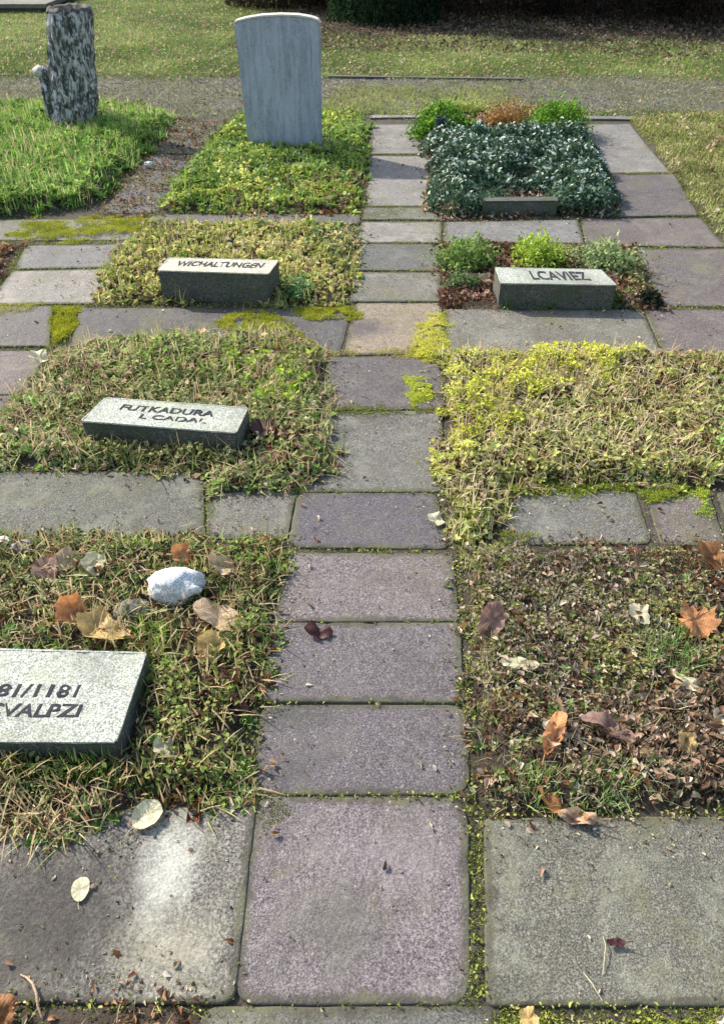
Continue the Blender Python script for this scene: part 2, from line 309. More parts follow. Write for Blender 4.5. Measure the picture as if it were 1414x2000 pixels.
SLABS = [
 ([(498, 1556), (914, 1558), (918, 1960), (456, 1960)], 'purple', 'large purple grey slab at the near end of the central path, soft grey blotch in its middle', .06),
 ([(530, 1217), (898, 1216), (908, 1372), (512, 1370)], 'near', 'purple grey slab of the central path on which the shrivelled dark red leaf lies', .02),
 ([(511, 1374), (908, 1376), (920, 1550), (490, 1550)], 'near', 'purple grey slab with rounded near corners and a faint dark stain, second from the near end of the central path', .045),
 ([(560, 1079), (884, 1082), (898, 1213), (534, 1214)], 'near', 'purple slab of the central path just behind the shrivelled dark red leaf', .03),
 ([(582, 962), (852, 962), (878, 1071), (562, 1068)], 'near', 'small purple slab with rounded far corners where the grey slabs of the central path begin', .05),
 ([(630, 804), (862, 802), (872, 959), (590, 960)], 'grey', 'grey slab of the central path between the lettered middle marker and the big yellow green plot', .015),
 ([(640, 698), (862, 695), (866, 800), (628, 801)], 'purple2', 'brownish purple slab of the central path with a dirty far edge, beside the bright yellow moss', .012),
 ([(696, 591), (862, 591), (866, 690), (672, 692)], 'sand', 'sandy coloured slab of the central path with sunlight put into its colour at the crossing of the two paths', .015),
 ([(692, 532), (860, 532), (862, 588), (684, 589)], 'grey', 'grey slab of the central path beside the near half of the right planted plot', .01),
 ([(698, 477), (862, 477), (862, 528), (694, 528)], 'grey', 'dull grey slab of the central path beside the far half of the right planted plot', .01),
 ([(705, 433), (862, 433), (862, 473), (700, 473)], 'pale', 'pale slab of the central path at the crossing in front of the silver leaved shrub', .01),
 ([(712, 406), (846, 406), (858, 429), (707, 429)], 'green', 'narrow mossy slab strip of the central path at the corner of the silver leaved shrub', .01),
 ([(721, 304), (837, 304), (846, 402), (713, 402)], 'pale', 'pale slab of the central path alongside the silver leaved shrub', .01),
 ([(728, 243), (829, 243), (836, 300), (722, 300)], 'pale', 'farthest pale slab of the central path beside the bushy green box plant', .01),
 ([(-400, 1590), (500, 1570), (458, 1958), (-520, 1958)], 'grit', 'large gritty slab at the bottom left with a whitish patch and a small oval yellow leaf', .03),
 ([(398, 1966), (962, 1965), (990, 2260), (330, 2260)], 'grey', 'slab cut by the bottom edge of the picture below the near purple slab', .03),
 ([(946, 1600), (1800, 1588), (2000, 1962), (950, 1962)], 'green', 'large speckled grey green slab filling the bottom right corner', .02),
 ([(-520, 921), (396, 921), (402, 1046), (-620, 1046)], 'green', 'wide grey green slab in front of the lettered middle marker', .02),
 ([(404, 940), (584, 940), (560, 1052), (406, 1052)], 'grey', 'small dirt strewn grey slab left of the round cornered purple slab', .02),
 ([(-420, 686), (94, 684), (72, 768), (-480, 770)], 'purple2', 'purple slab at the left edge beside the far corner of the middle plot', .02),
 ([(-480, 776), (58, 774), (-10, 908), (-600, 912)], 'purple2', 'purple slab at the left edge nearest the wide grey green slab', .02),
 ([(-320, 599), (104, 599), (98, 676), (-380, 678)], 'dark', 'dark slab at the left edge left of the small moss filled joint', .015),
 ([(156, 602), (688, 600), (664, 690), (138, 684)], 'dark', 'long dark grey slab in front of the warm coloured marker, crossed by yellow moss', .015),
 ([(52, 479), (246, 476), (226, 521), (30, 525)], 'pale', 'far pale slab left of the warm coloured marker, below the mossy strip', .015),
 ([(26, 529), (222, 525), (184, 592), (-26, 594)], 'pale', 'near pale slab left of the warm coloured marker with dead leaves at its corner', .015),
 ([(-300, 431), (296, 427), (286, 467), (-330, 471)], 'green', 'slab covered by bright yellow green moss in front of the stump plot', .015),
 ([(302, 419), (702, 419), (704, 438), (292, 438)], 'dark', 'narrow dark slab strip between the headstone plot and the warm coloured marker', .01),
 ([(348, 238), (438, 240), (396, 300), (300, 300)], 'dark', 'far dark slab between the tree stump and the headstone plot', .01),
 ([(297, 304), (392, 304), (306, 414), (196, 416)], 'dark', 'near dark slab between the tree stump and the headstone plot', .01),
 ([(992, 960), (1240, 957), (1274, 1060), (976, 1063)], 'grey', 'mottled grey slab with mossy far edge between the two right hand plots', .03),
 ([(1260, 962), (1384, 960), (1418, 1066), (1292, 1062)], 'purple2', 'short grey slab between two moss tufts at the right edge', .03),
 ([(1400, 958), (1780, 958), (1850, 1062), (1436, 1062)], 'grey', 'grey slab reaching out of the picture beside the brightest right hand moss tuft', .02),
 ([(870, 604), (1252, 604), (1292, 688), (872, 692)], 'grey', 'grey slab in front of the right marker and behind the yellow green plot', .015),
 ([(1258, 603), (1640, 604), (1760, 700), (1298, 690)], 'purple2', 'purple grey slab at the right edge behind the yellow green plot', .015),
 ([(1240, 487), (1428, 487), (1524, 598), (1294, 598)], 'purple2', 'purple slab right of the right marker and its plot', .012),
 ([(868, 433), (1128, 430), (1140, 476), (867, 473)], 'pale', 'pale slab between the silver leaved shrub and the right marker plot', .012),
 ([(1134, 427), (1368, 425), (1420, 482), (1146, 479)], 'purple2', 'brown purple slab with a dark near joint behind the right marker plot', .012),
 ([(1198, 342), (1316, 340), (1364, 421), (1206, 423)], 'purple2', 'purple brown slab shaded by the silver leaved shrub', .012),
 ([(1138, 243), (1229, 243), (1308, 336), (1188, 337)], 'pale', 'pale slab right of the far end of the silver leaved shrub', .012),
]
SLW = []
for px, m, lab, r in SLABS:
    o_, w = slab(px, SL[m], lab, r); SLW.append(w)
# edging stones along the gravel walk
for (a, b, lab) in [((722, 227), (824, 226), 'thin pale edging stone behind the central path'), ((1126, 229), (1236, 230), 'thin pale edging stone right of the bright round box plant')]:
    A = G(*a); B = G(*b)
    slab(None, SL['pale'], lab, .01, .08, .012, 1, name='edging_stone', cat='edging stone', group='edging stones beside the gravel walk', world=[A, B, (B[0], B[1]-.10), (A[0], A[1]-.10)])
A = G(640, 152); B = G(1020, 156)
slab(None, SL['dark'], 'low dark kerb along the far side of the gravel walk', .01, .1, .022, 1, name='kerb', cat='kerb', group=None, world=[A, B, (B[0], B[1]-.06), (A[0], A[1]-.06)])
# ------------------------------------------------------------------ marker stones
EXCL = []
def bil(Q, s, t):
    return tuple((Q[0][k]*(1-s)+Q[1][k]*s)*(1-t) + (Q[3][k]*(1-s)+Q[2][k]*s)*t for k in range(len(Q[0])))
def prism(name, Q, zt, zb, mat, parent, cell=.014, amp=.0034):
    """worn block: Q = four xy corners FL FR NR NL, rounded and chipped edges"""
    import bmesh
    bm = bmesh.new(); zt = [zt]*4 if not isinstance(zt, (list, tuple)) else zt
    vs = [bm.verts.new((*Q[i], zb)) for i in range(4)]+[bm.verts.new((*Q[i], zt[i])) for i in range(4)]
    for f in [(3, 2, 1, 0), (4, 5, 6, 7), (0, 1, 5, 4), (1, 2, 6, 5), (2, 3, 7, 6), (3, 0, 4, 7)]: bm.faces.new([vs[i] for i in f])
    bmesh.ops.recalc_face_normals(bm, faces=bm.faces)
    bmesh.ops.bevel(bm, geom=list(bm.edges), offset=.005, segments=2, affect='EDGES')
    for _ in range(5):
        L = [e for e in bm.edges if e.calc_length() > cell*1.7]
        if not L: break
        bmesh.ops.subdivide_edges(bm, edges=L, cuts=1, use_grid_fill=True)
    bmesh.ops.triangulate(bm, faces=[f for f in bm.faces if len(f.verts) > 4])
    bm.normal_update()
    for v in bm.verts:
        n = mnoise.noise(v.co*30)*amp*.8+mnoise.noise(v.co*90)*amp*.5 - max(0, mnoise.noise(v.co*22+Vector((5, 5, 5)))-.4)*amp*6
        v.co += v.normal*n
    me = bpy.data.meshes.new(name); bm.to_mesh(me); bm.free()
    me.materials.append(mat)
    o = bpy.data.objects.new(name, me); COL.objects.link(o)
    if parent: o.parent = parent
    return o
def letters(text, Q, zt, s0, s1, t0, t1, parent, zf=None):
    cu = bpy.data.curves.new('inscription', 'FONT'); cu.body = text; cu.extrude = .03; cu.resolution_u = 3; cu.offset = .02
    to = bpy.data.objects.new('inscription_text', cu); COL.objects.link(to)
    dg = bpy.context.evaluated_depsgraph_get(); me = bpy.data.meshes.new_from_object(to.evaluated_get(dg))
    bpy.data.objects.remove(to)
    co = np.array([v.co[:] for v in me.vertices]); mn, mxx = co.min(0), co.max(0)
    for v in me.vertices:
        s = s0+(v.co.x-mn[0])/(mxx[0]-mn[0])*(s1-s0); t = t1-(v.co.y-mn[1])/(mxx[1]-mn[1])*(t1-t0)
        p = bil(Q, s, t); zz = zt if not isinstance(zt, (list, tuple)) else bil([(z,) for z in zt], s, t)[0]
        lo_ = v.co.z <= 0; q = Vector((p[0]*160, p[1]*160, 1)); wx = mnoise.noise(q)*.0028; wy = mnoise.noise(q+Vector((7, 3, 9)))*.0028
        wear = mnoise.noise(Vector((p[0]*60, p[1]*60, 4)))*.0022
        v.co = (p[0]+wx-parent.location.x, p[1]+wy-parent.location.y, zz+(-.003 if lo_ else .0012+wear)-parent.location.z)
    me.materials.clear(); me.materials.append(M_let); me.name = 'inscription'
    o = bpy.data.objects.new('inscription', me); COL.objects.link(o); o.parent = parent
def marker(px, zt, label, top, lines, zb=-.05, cap=.004):
    Q = [G(u, v, zt) for u, v in px]; cx = sum(q[0] for q in Q)/4; cy = sum(q[1] for q in Q)/4
    e = empty('grave_marker', (cx, cy, 0), label, 'grave marker', 'small lettered grave markers')
    Ql = [(q[0]-cx, q[1]-cy) for q in Q]
    Qi = [(q[0]*.998, q[1]*.998) for q in Ql]
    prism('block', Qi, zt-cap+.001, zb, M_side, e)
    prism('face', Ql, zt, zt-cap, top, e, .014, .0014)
    for (txt, s0, s1, t0, t1) in lines: letters(txt, Q, zt, s0, s1, t0, t1, e)
    EXCL.append([(cx+(q[0]-cx)*1.03, cy+(q[1]-cy)*1.03) for q in Q])
    return e, Q
marker([(-180, 1262), (288, 1274), (228, 1450), (-330, 1448)], .085, 'pale lettered marker cut off by the left edge, nearest of the small grave markers', M_mark,
       [('2 81/1181', .40, .79, .40, .54), ('L=CVALPZI', .38, .83, .61, .75)])
marker([(206, 776), (486, 796), (462, 846), (158, 822)], .11, 'pale grey marker with black lettering in the middle left plot', M_mark,
       [('FUTKADURA', .17, .80, .24, .46), ('L CADAL', .34, .78, .56, .74)])
marker([(330, 503), (545, 508), (525, 535), (308, 528)], .15, 'warm cream topped marker behind the long dark slab', M_mark2,
       [('WICHALTUNGEN', .12, .9, .25, .62)])
marker([(966, 522), (1172, 526), (1205, 557), (978, 553)], .12, 'pale marker with faint worn lettering in the right plot', M_mark,
       [('LCAVIEZ', .3, .82, .2, .75)])
marker([(946, 385), (1086, 384), (1090, 392), (942, 393)], .09, 'narrow dark stone block half hidden by the silver leaved shrub', M_side, [])
# ------------------------------------------------------------------ headstone
def vplane(u, v, Y, slope=0):
    d = ray(u, v); t = Y/(d[1]-slope*d[0]); return (d[0]*t, d[1]*t, H+d[2]*t)
bl = G(487, 292); Yh = bl[1]
prof = [vplane(u, v, Yh) for u, v in [(457, 46), (462, 42), (480, 37), (510, 32), (545, 30), (580, 31), (606, 35), (621, 40), (625, 45)]]
bx0 = bl[0]; bx1 = G(628, 292)[0]; cx = (bx0+bx1)/2
e = empty('headstone', (cx, Yh, 0), 'upright grey headstone with a gently curved top and pale vertical streaks', 'headstone')
def hprism(name, pts, y0, y1, mat, bev=.006, cell=.03):
    import bmesh
    bm = bmesh.new(); n = len(pts)
    a = [bm.verts.new((p[0], y0, p[1])) for p in pts]; b = [bm.verts.new((p[0], y1, p[1])) for p in pts]
    bm.faces.new(a[::-1]); bm.faces.new(b)
    for i in range(n): bm.faces.new((a[i], a[(i+1) % n], b[(i+1) % n], b[i]))
    bmesh.ops.recalc_face_normals(bm, faces=bm.faces)
    bmesh.ops.bevel(bm, geom=list(bm.edges), offset=bev, segments=2, affect='EDGES')
    me = bpy.data.meshes.new(name); bm.to_mesh(me); bm.free(); me.materials.append(mat)
    o = bpy.data.objects.new(name, me); COL.objects.link(o); o.parent = e; return o
pl = [(p[0]-cx, p[2]) for p in prof]
hprism('slab', [(bx0-cx, -.1)]+[(x, z-.004) for x, z in pl]+[(bx1-cx, -.1)], 0, .10, M_head)
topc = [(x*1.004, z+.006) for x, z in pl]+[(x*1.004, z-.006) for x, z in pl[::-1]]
hprism('painted_sunlit_edge', topc, -.003, .103, M_headsun, .003)  # thin strip carrying the painted sunlight along the top
EXCL.append([(bx0-.02, Yh-.02), (bx1+.02, Yh-.02), (bx1+.02, Yh+.12), (bx0-.02, Yh+.12)])
# ------------------------------------------------------------------ tree stump
sb = G(142, 256); Rs = 40/F*(sb[1]*cp+H*sp); tz = vplane(140, 16, sb[1])[2]
def barkmat():
    m, nt, b = newmat('stump_bark')
    t = N(nt, 'ShaderNodeTexCoord'); mp = N(nt, 'ShaderNodeMapping'); mp.inputs['Scale'].default_value = (1, 1, .42); nt.links.new(t.outputs['Object'], mp.inputs['Vector'])
    a = noise_(nt, mp.outputs[0], 30, 7, .72, .8); b2 = noise_(nt, mp.outputs[0], 60, 4, .7)
    c = ramp(nt, a, [(.30, (.025, .025, .024)), (.44, (.08, .082, .078)), (.50, (.19, .20, .19)), (.545, (.62, .62, .64)), (.75, (.78, .78, .78))])
    c = mix(nt, c, mix(nt, (.5, .5, .5), (1.4, 1.4, 1.4), b2), .7, 'MULTIPLY')
    g_ = noise_(nt, t.outputs['Object'], 5, 5, .6)
    c = mix(nt, c, (.06, .09, .045), mix(nt, (0, 0, 0), ramp(nt, g_, [(.52, 0), (.66, 1)]), .6))
    nt.links.new(c, b.inputs['Base Color']); b.inputs['Roughness'].default_value = .95
    p = bump(nt, b, a, .02, 1); bump(nt, b, b2, .008, 1, p); return m
M_bark = barkmat()
m_, nt_, b_ = newmat('cut_wood'); g_ = N(nt_, 'ShaderNodeTexCoord')
nn = noise_(nt_, g_.outputs['Object'], 40, 5, .7); nt_.links.new(ramp(nt_, nn, [(.3, (.025, .024, .02)), (.7, (.16, .15, .12))]), b_.inputs['Base Color']); b_.inputs['Roughness'].default_value = .9; M_cut = m_
m_, nt_, b_ = newmat('pale_knot'); g_ = N(nt_, 'ShaderNodeTexCoord')
nn = noise_(nt_, g_.outputs['Object'], 60, 4, .7); nt_.links.new(ramp(nt_, nn, [(.3, (.25, .24, .2)), (.65, (.66, .65, .58))]), b_.inputs['Base Color']); b_.inputs['Roughness'].default_value = .85; M_knot = m_
st = empty('tree_stump', (sb[0], sb[1], 0), 'tall sawn tree stump with dark bark flecked white, standing in bright grass', 'tree stump')
LEAN = vplane(138, 16, sb[1])[0]-sb[0]
V = []; Fc = []; na, nz = 72, 70
for j in range(nz+1):
    t = j/nz; z = -.08+(tz+.08)*t
    for i in range(na):
        a = 2*math.pi*i/na; flare = .10*math.exp(-t*9)
        lump = mnoise.noise(Vector((math.cos(a)*1.3, math.sin(a)*1.3, z*2.2)))*.09
        crack = mnoise.noise(Vector((math.cos(a)*7, math.sin(a)*7, z*5)))*.14+mnoise.noise(Vector((math.cos(a)*16, math.sin(a)*16, z*12)))*.10
        r = Rs*(1.0+flare+lump+crack+.03*math.sin(t*4+.6))
        if t > .97: r *= 1-.05*(t-.97)/.03
        V.append((r*math.cos(a)+.015*math.sin(t*5)+LEAN*t, r*math.sin(a), z+(mnoise.noise(Vector((math.cos(a)*2, math.sin(a)*2, 7)))*.02 if j == nz else 0)))
for j in range(nz):
    for i in range(na): Fc.append((j*na+i, j*na+(i+1) % na, (j+1)*na+(i+1) % na, (j+1)*na+i))
mobj('trunk', V, Fc, M_bark, st)
V = []; Fc = []; rr = [1.0, .93, .84, .6, .3]
for k, q in enumerate(rr):
    for i in range(na):
        a = 2*math.pi*i/na; r = Rs*.97*q*(1+.04*mnoise.noise(Vector((math.cos(a)*3, math.sin(a)*3, 2))))
        V.append((r*math.cos(a)+.015*math.sin(5)+LEAN, r*math.sin(a), tz+[-.01, .012, .004, -.03, -.05][k]+mnoise.noise(Vector((math.cos(a)*4*q, math.sin(a)*4*q, 5)))*.012))
V.append((LEAN, 0, tz-.055))
for k in range(4):
    for i in range(na): Fc.append((k*na+i, k*na+(i+1) % na, (k+1)*na+(i+1) % na, (k+1)*na+i))
for i in range(na): Fc.append((4*na+i, 4*na+(i+1) % na, 5*na))
mobj('sawn_top', V, Fc, M_cut, st)
def blob(name, loc, s, mat, parent, seed=0, amp=.25, lvl=3, sc=2.2, flat=0):
    import bmesh
    bm = bmesh.new(); bmesh.ops.create_icosphere(bm, subdivisions=lvl, radius=1)
    for v in bm.verts:
        d = v.co.normalized(); k = 1+mnoise.noise(d*sc+Vector((seed, seed*2, 0)))*amp+mnoise.noise(d*sc*2.6+Vector((seed, 9, 0)))*amp*.4
        v.co = Vector((d.x*s[0]*k, d.y*s[1]*k, max(-flat, d.z) * s[2]*k if flat else d.z*s[2]*k))
    me = bpy.data.meshes.new(name); bm.to_mesh(me); bm.free(); me.materials.append(mat)
    me.polygons.foreach_set('use_smooth', [True]*len(me.polygons))
    o = bpy.data.objects.new(name, me); COL.objects.link(o); o.location = loc
    if parent: o.parent = parent
    return o
kz = vplane(80, 138, sb[1])
blob('branch_stub', (kz[0]-sb[0]+.06, -.03, kz[2]-.01), (.085, .05, .05), M_bark, st, 4, .4)
blob('pale_knot', (kz[0]-sb[0], -.04, kz[2]), (.045, .05, .04), M_knot, st, 5, .3)
blob('bark_ridge', (-Rs*.9+LEAN*.2, -.03, kz[2]-.2), (.045, .07, .17), M_bark, st, 6, .35)
EXCL.append([(sb[0]+Rs*math.cos(a), sb[1]+Rs*math.sin(a)) for a in np.linspace(0, 6.28, 12)[:-1]])
# far low ledger tomb at the top left
A = G(-330, 28); B = G(94, 28)
lt = empty('ledger_tomb', (A[0], A[1], 0), 'low pale stone ledger with a dark front edge, far behind the stump', 'tomb')
W_ = B[0]-A[0]
prism('ledger_slab', [(0, 2.0), (W_, 2.0), (W_, 0), (0, 0)], .13, .075, SL['grey'], lt, .2, .002)
prism('plinth', [(.06, 1.9), (W_-.12, 1.9), (W_-.12, .10), (.06, .10)], .08, -.05, SL['dark'], lt, .2, .002)
EXCL.append([(A[0], A[1]-.03), (B[0], A[1]-.03), (B[0], A[1]+2), (A[0], A[1]+2)])
# ------------------------------------------------------------------ vegetation generators
def rotm(yaw, pit, rol):
    cy, sy, c_, s_, cr, sr = np.cos(yaw), np.sin(yaw), np.cos(pit), np.sin(pit), np.cos(rol), np.sin(rol)
    n = len(yaw); M = np.empty((n, 3, 3))
    M[:, 0, 0] = cy*cr-sy*s_*sr; M[:, 0, 1] = -sy*c_; M[:, 0, 2] = cy*sr+sy*s_*cr
    M[:, 1, 0] = sy*cr+cy*s_*sr; M[:, 1, 1] = cy*c_; M[:, 1, 2] = sy*sr-cy*s_*cr
    M[:, 2, 0] = -c_*sr; M[:, 2, 1] = s_; M[:, 2, 2] = c_*cr
    return M
T_leaf = (np.array([(0, 0, 0), (.28, .35, .05), (0, .45, -.04), (-.28, .35, .05), (.2, .72, .03), (-.2, .72, .03), (0, 1, -.08)]),
          [(0, 1, 2), (0, 2, 3), (1, 4, 2), (3, 2, 5), (4, 6, 2), (2, 6, 5)])
T_dead = (np.array([(0, 0, .05), (.17, .12, .2), (.30, .38, .30), (.16, .78, .05), (.03, 1.05, -.1), (-.14, .7, .12), (-.24, .42, .34), (-.20, .12, .14), (0, .45, 0)]),
          [(0, 1, 8), (1, 2, 8), (2, 3, 8), (3, 4, 8), (4, 5, 8), (5, 6, 8), (6, 7, 8), (7, 0, 8)])
T_round = (np.array([(0, 0, 0), (.33, .15, .05), (.48, .5, .1), (.3, .85, .05), (0, 1, 0), (-.3, .85, .05), (-.48, .5, .1), (-.33, .15, .05), (0, .5, -.03)]), T_dead[1])
class Acc:
    def __init__(s): s.V = []; s.F3 = []; s.C = []; s.n = 0
    def add(s, V, T, C):           # V (m,k,3)  T list of tris  C (m,3)
        m, k, _ = V.shape; T = np.array(T)
        s.F3.append((s.n+(np.arange(m)*k)[:, None, None]+T[None]).reshape(-1, 3)); s.V.append(V.reshape(-1, 3))
        s.C.append(np.repeat(C, k, 0)); s.n += m*k
    def build(s, name, mat, parent=None, loc=(0, 0, 0), smooth=False):
        V = np.concatenate(s.V)-np.array(loc); Fa = np.concatenate(s.F3); C = np.concatenate(s.C)
        me = bpy.data.meshes.new(name); me.vertices.add(len(V)); me.vertices.foreach_set('co', V.astype(np.float32).ravel())
        me.loops.add(len(Fa)*3); me.loops.foreach_set('vertex_index', Fa.astype(np.int32).ravel())
        me.polygons.add(len(Fa)); me.polygons.foreach_set('loop_start', np.arange(0, len(Fa)*3, 3, dtype=np.int32))
        try: me.polygons.foreach_set('loop_total', np.full(len(Fa), 3, np.int32))
        except Exception: pass
        me.update(calc_edges=True); me.validate()
        a = me.color_attributes.new('Col', 'FLOAT_COLOR', 'POINT'); cc = np.ones((len(V), 4), np.float32); cc[:, :3] = np.clip(C, 0, .9)
        a.data.foreach_set('color', cc.ravel()); me.materials.append(mat)
        o = bpy.data.objects.new(name, me); COL.objects.link(o); o.location = loc
        if parent: o.parent = parent; o.location = (0, 0, 0)
        return o
def pal(P, X, Y, coh=.55, sc=9, seed=50, jit=.25):
    P = np.array(P, float); n = len(X)
    u = np.clip((fbm(X*sc, Y*sc, seed, 3)-.5)*2.2+.5, 0, 1)*coh + RNG.random(n)*(1-coh)
    u = u*(len(P)-1); i = np.minimum(u.astype(int), len(P)-2); f = (u-i)[:, None]
    c = (P[i]*(1-f)+P[i+1]*f)*1.22
    return c*(1+(RNG.random((n, 1))-.5)*2*jit)*(1+(RNG.random((n, 3))-.5)*.12)
def pts(poly, dens, edge=.03, mask=None, excl=True):
    P = poly; x0 = min(p[0] for p in P)-edge; x1 = max(p[0] for p in P)+edge; y0 = min(p[1] for p in P)-edge; y1 = max(p[1] for p in P)+edge
    n = int((x1-x0)*(y1-y0)*dens); X = RNG.uniform(x0, x1, n); Y = RNG.uniform(y0, y1, n)
    # keep what a camera near the survey point can see
    dep = Y*cp+H*sp; k = np.abs(X) < dep*.53+.5
    X, Y = X[k], Y[k]
    d = sdist(P, X, Y)+((fbm(X*7, Y*7, 78, 3)-.5)*3.2+(fbm(X*28, Y*28, 77, 3)-.5)*1.6+RNG.normal(0, .22, len(X)))*edge
    k = d > 0
    if mask: k &= mask(X, Y)
    if excl:
        for E in EXCL: k &= sdl(E, X, Y) < 0
    return X[k], Y[k]
def top(X, Y): return HT(X, Y)
def leaves(acc, X, Y, Z, size, P, T=T_leaf, tilt=.6, sc=9, coh=.55, seed=50, wid=1.0, base=0.0, jit=.25):
    n = len(X)
    if n == 0: return
    M = rotm(RNG.uniform(0, 6.283, n), RNG.normal(base, tilt, n), RNG.normal(0, tilt*.8, n)); s = RNG.uniform(size[0], size[1], n)
    V = T[0][None]*np.array([wid, 1, 1])*s[:, None, None]
    V = V+np.where(T[0][None, :, 2:3] > 0, 1, 0)*np.array([0, 0, 1])*(RNG.random((n, 1, 1))-.3)*s[:, None, None]*.3
    V = V-np.array([0, .5, 0])*s[:, None, None]
    V = np.einsum('nij,nkj->nki', M, V)+np.stack([X, Y, Z], 1)[:, None]
    acc.add(V, T[1], pal(P, X, Y, coh, sc, seed, jit))
def blades(acc, X, Y, Z, L, W, P, lean=.5, sc=5, coh=.5, seed=60, az=None, three=True, jit=.25):
    n = len(X)
    if n == 0: return
    a = RNG.uniform(0, 6.283, n) if az is None else az; l = RNG.uniform(L[0], L[1], n); th = np.abs(RNG.normal(0, lean, n)).clip(0, 1.45)
    w = RNG.uniform(W[0], W[1], n)*.5; rows = []
    wa = a+RNG.normal(1.57, .4, n); wx, wy = np.cos(wa)*w, np.sin(wa)*w
    for t, k in (((0, 1), (.5, .8), (1, 0)) if three else ((0, 1), (1, 0))):
        hor = l*(np.sin(th)*t+.25*t*t*np.sin(th)); ver = l*(np.cos(th)*t-.25*t*t*np.sin(th))
        px = X+np.cos(a)*hor; py = Y+np.sin(a)*hor; pz = Z+ver
        if k: rows.append(np.stack([px-wx*k, py-wy*k, pz], 1)); rows.append(np.stack([px+wx*k, py+wy*k, pz], 1))
        else: rows.append(np.stack([px, py, pz], 1))
    V = np.stack(rows, 1)
    acc.add(V, [(0, 1, 3), (0, 3, 2), (2, 3, 4)] if three else [(0, 1, 2)], pal(P, X, Y, coh, sc, seed, jit))
# colours
YG = [(.42, .46, .05), (.30, .38, .05), (.50, .50, .10)]
GR = [(.09, .17, .03), (.16, .27, .04), (.26, .38, .07), (.36, .42, .12)]
DG = [(.03, .06, .02), (.06, .11, .03), (.10, .17, .05)]
OLV = [(.09, .09, .03), (.17, .18, .06), (.28, .29, .11), (.40, .38, .20)]
PALEG = [(.14, .18, .08), (.27, .33, .16), (.42, .46, .28), (.5, .5, .36)]
STR = [(.28, .21, .10), (.45, .36, .20), (.60, .50, .32)]
BR = [(.05, .025, .015), (.13, .06, .03), (.24, .12, .06), (.38, .22, .13)]
DRY = [(.16, .10, .06), (.33, .22, .14), (.5, .38, .27), (.62, .52, .42)]
RED = [(.14, .03, .02), (.26, .07, .04)]
MOS = [(.13, .15, .015), (.27, .30, .02), (.44, .44, .03), (.55, .52, .06)]
FS = {'mid': 1.85, 'big': 1.75, 'upper': 1.8, 'head': 1.6, 'lowright': 1.45, 'lowleft': 1.6, 'stump': 1.01}
def cover(name, key, layers, label, cat, mat=None, poly=None, edge=.05, kind='stuff', name_loc=None):
    acc = Acc(); P = poly if poly else BW[key]
    f = FS.get(key, 1.0)
    for L in layers:
        k = L[0]; dens = L[1]; size = L[2]; P_ = L[3]; hh = L[4]; kw = dict(L[5]) if len(L) > 5 else {}
        if f > 1:
            if k in ('leaf', 'dead'): q_ = f if k == 'leaf' else max(1, f*.62); size = (size[0]*q_*.8, size[1]*q_*1.1); dens = dens/q_**1.25*(1 if k == 'leaf' else .7); hh *= 1.25
            else: size = (size[0]*1.15, size[1]*1.4); dens /= f*.9; W0 = kw.get('W', (.0015, .003)); kw['W'] = (W0[0]*1.3, W0[1]*1.7)
        mask = kw.pop('mask', None); sub = kw.pop('sub', None); ed = kw.pop('edge', edge)
        X, Y = pts(sub if sub else P, dens, ed, mask)
        if k in ('leaf', 'blade') and f > 1:
            kp = fbm(X*26, Y*26, 130, 3)+RNG.random(len(X))*.30 > .60; X, Y = X[kp], Y[kp]
        d = np.clip(sdist(P, X, Y)/.06, .2, 1)
        base = np.maximum(top(X, Y), .001)
        if k == 'leaf': leaves(acc, X, Y, base+RNG.random(len(X))**.7*hh*d*(.15+1.7*fbm(X*13, Y*13, 90)**1.3), size, P_, **kw)
        elif k == 'ros':
            m_ = 9; yaw = np.tile(np.arange(m_)*2.4, len(X))+np.repeat(RNG.random(len(X))*6, m_); zz_ = base+RNG.random(len(X))*hh*d
            cc_ = np.repeat(pal(P_, X, Y, .3, 9, 50, .3), m_, 0); sz_ = np.repeat(RNG.uniform(size[0], size[1], len(X)), m_)*RNG.uniform(.6, 1.1, len(X)*m_)
            M_ = rotm(yaw, RNG.normal(.45, .3, len(yaw)), RNG.normal(0, .3, len(yaw)))
            V_ = np.einsum('nij,nkj->nki', M_, T_leaf[0][None]*np.array([.85, 1, 1])*sz_[:, None, None])+np.stack([np.repeat(X, m_), np.repeat(Y, m_), np.repeat(zz_, m_)], 1)[:, None]
            acc.add(V_, T_leaf[1], cc_*RNG.uniform(.85, 1.15, (len(cc_), 1)))
        elif k == 'round': leaves(acc, X, Y, base+RNG.random(len(X))*hh*d+.002, size, P_, T=T_round, **kw)
        elif k == 'dead': leaves(acc, X, Y, base+.004+RNG.random(len(X))*hh*d, size, P_, T=T_dead, **kw)
        elif k == 'blade': blades(acc, X, Y, base-.002+RNG.random(len(X))*hh*.3, size, kw.pop('W', (.0015, .003)), P_, **kw)
        elif k == 'straw': blades(acc, X, Y, base+RNG.random(len(X))*hh*d+.003, size, kw.pop('W', (.001, .002)), P_, lean=1.3, **kw)
    o = acc.build(name, mat or M_plant, None); tag(o, label, cat, None, kind)
    return o
def nz(sc, seed, th, hi=True):
    return (lambda X, Y: fbm(X*sc, Y*sc, seed, 3) > th) if hi else (lambda X, Y: fbm(X*sc, Y*sc, seed, 3) < th)
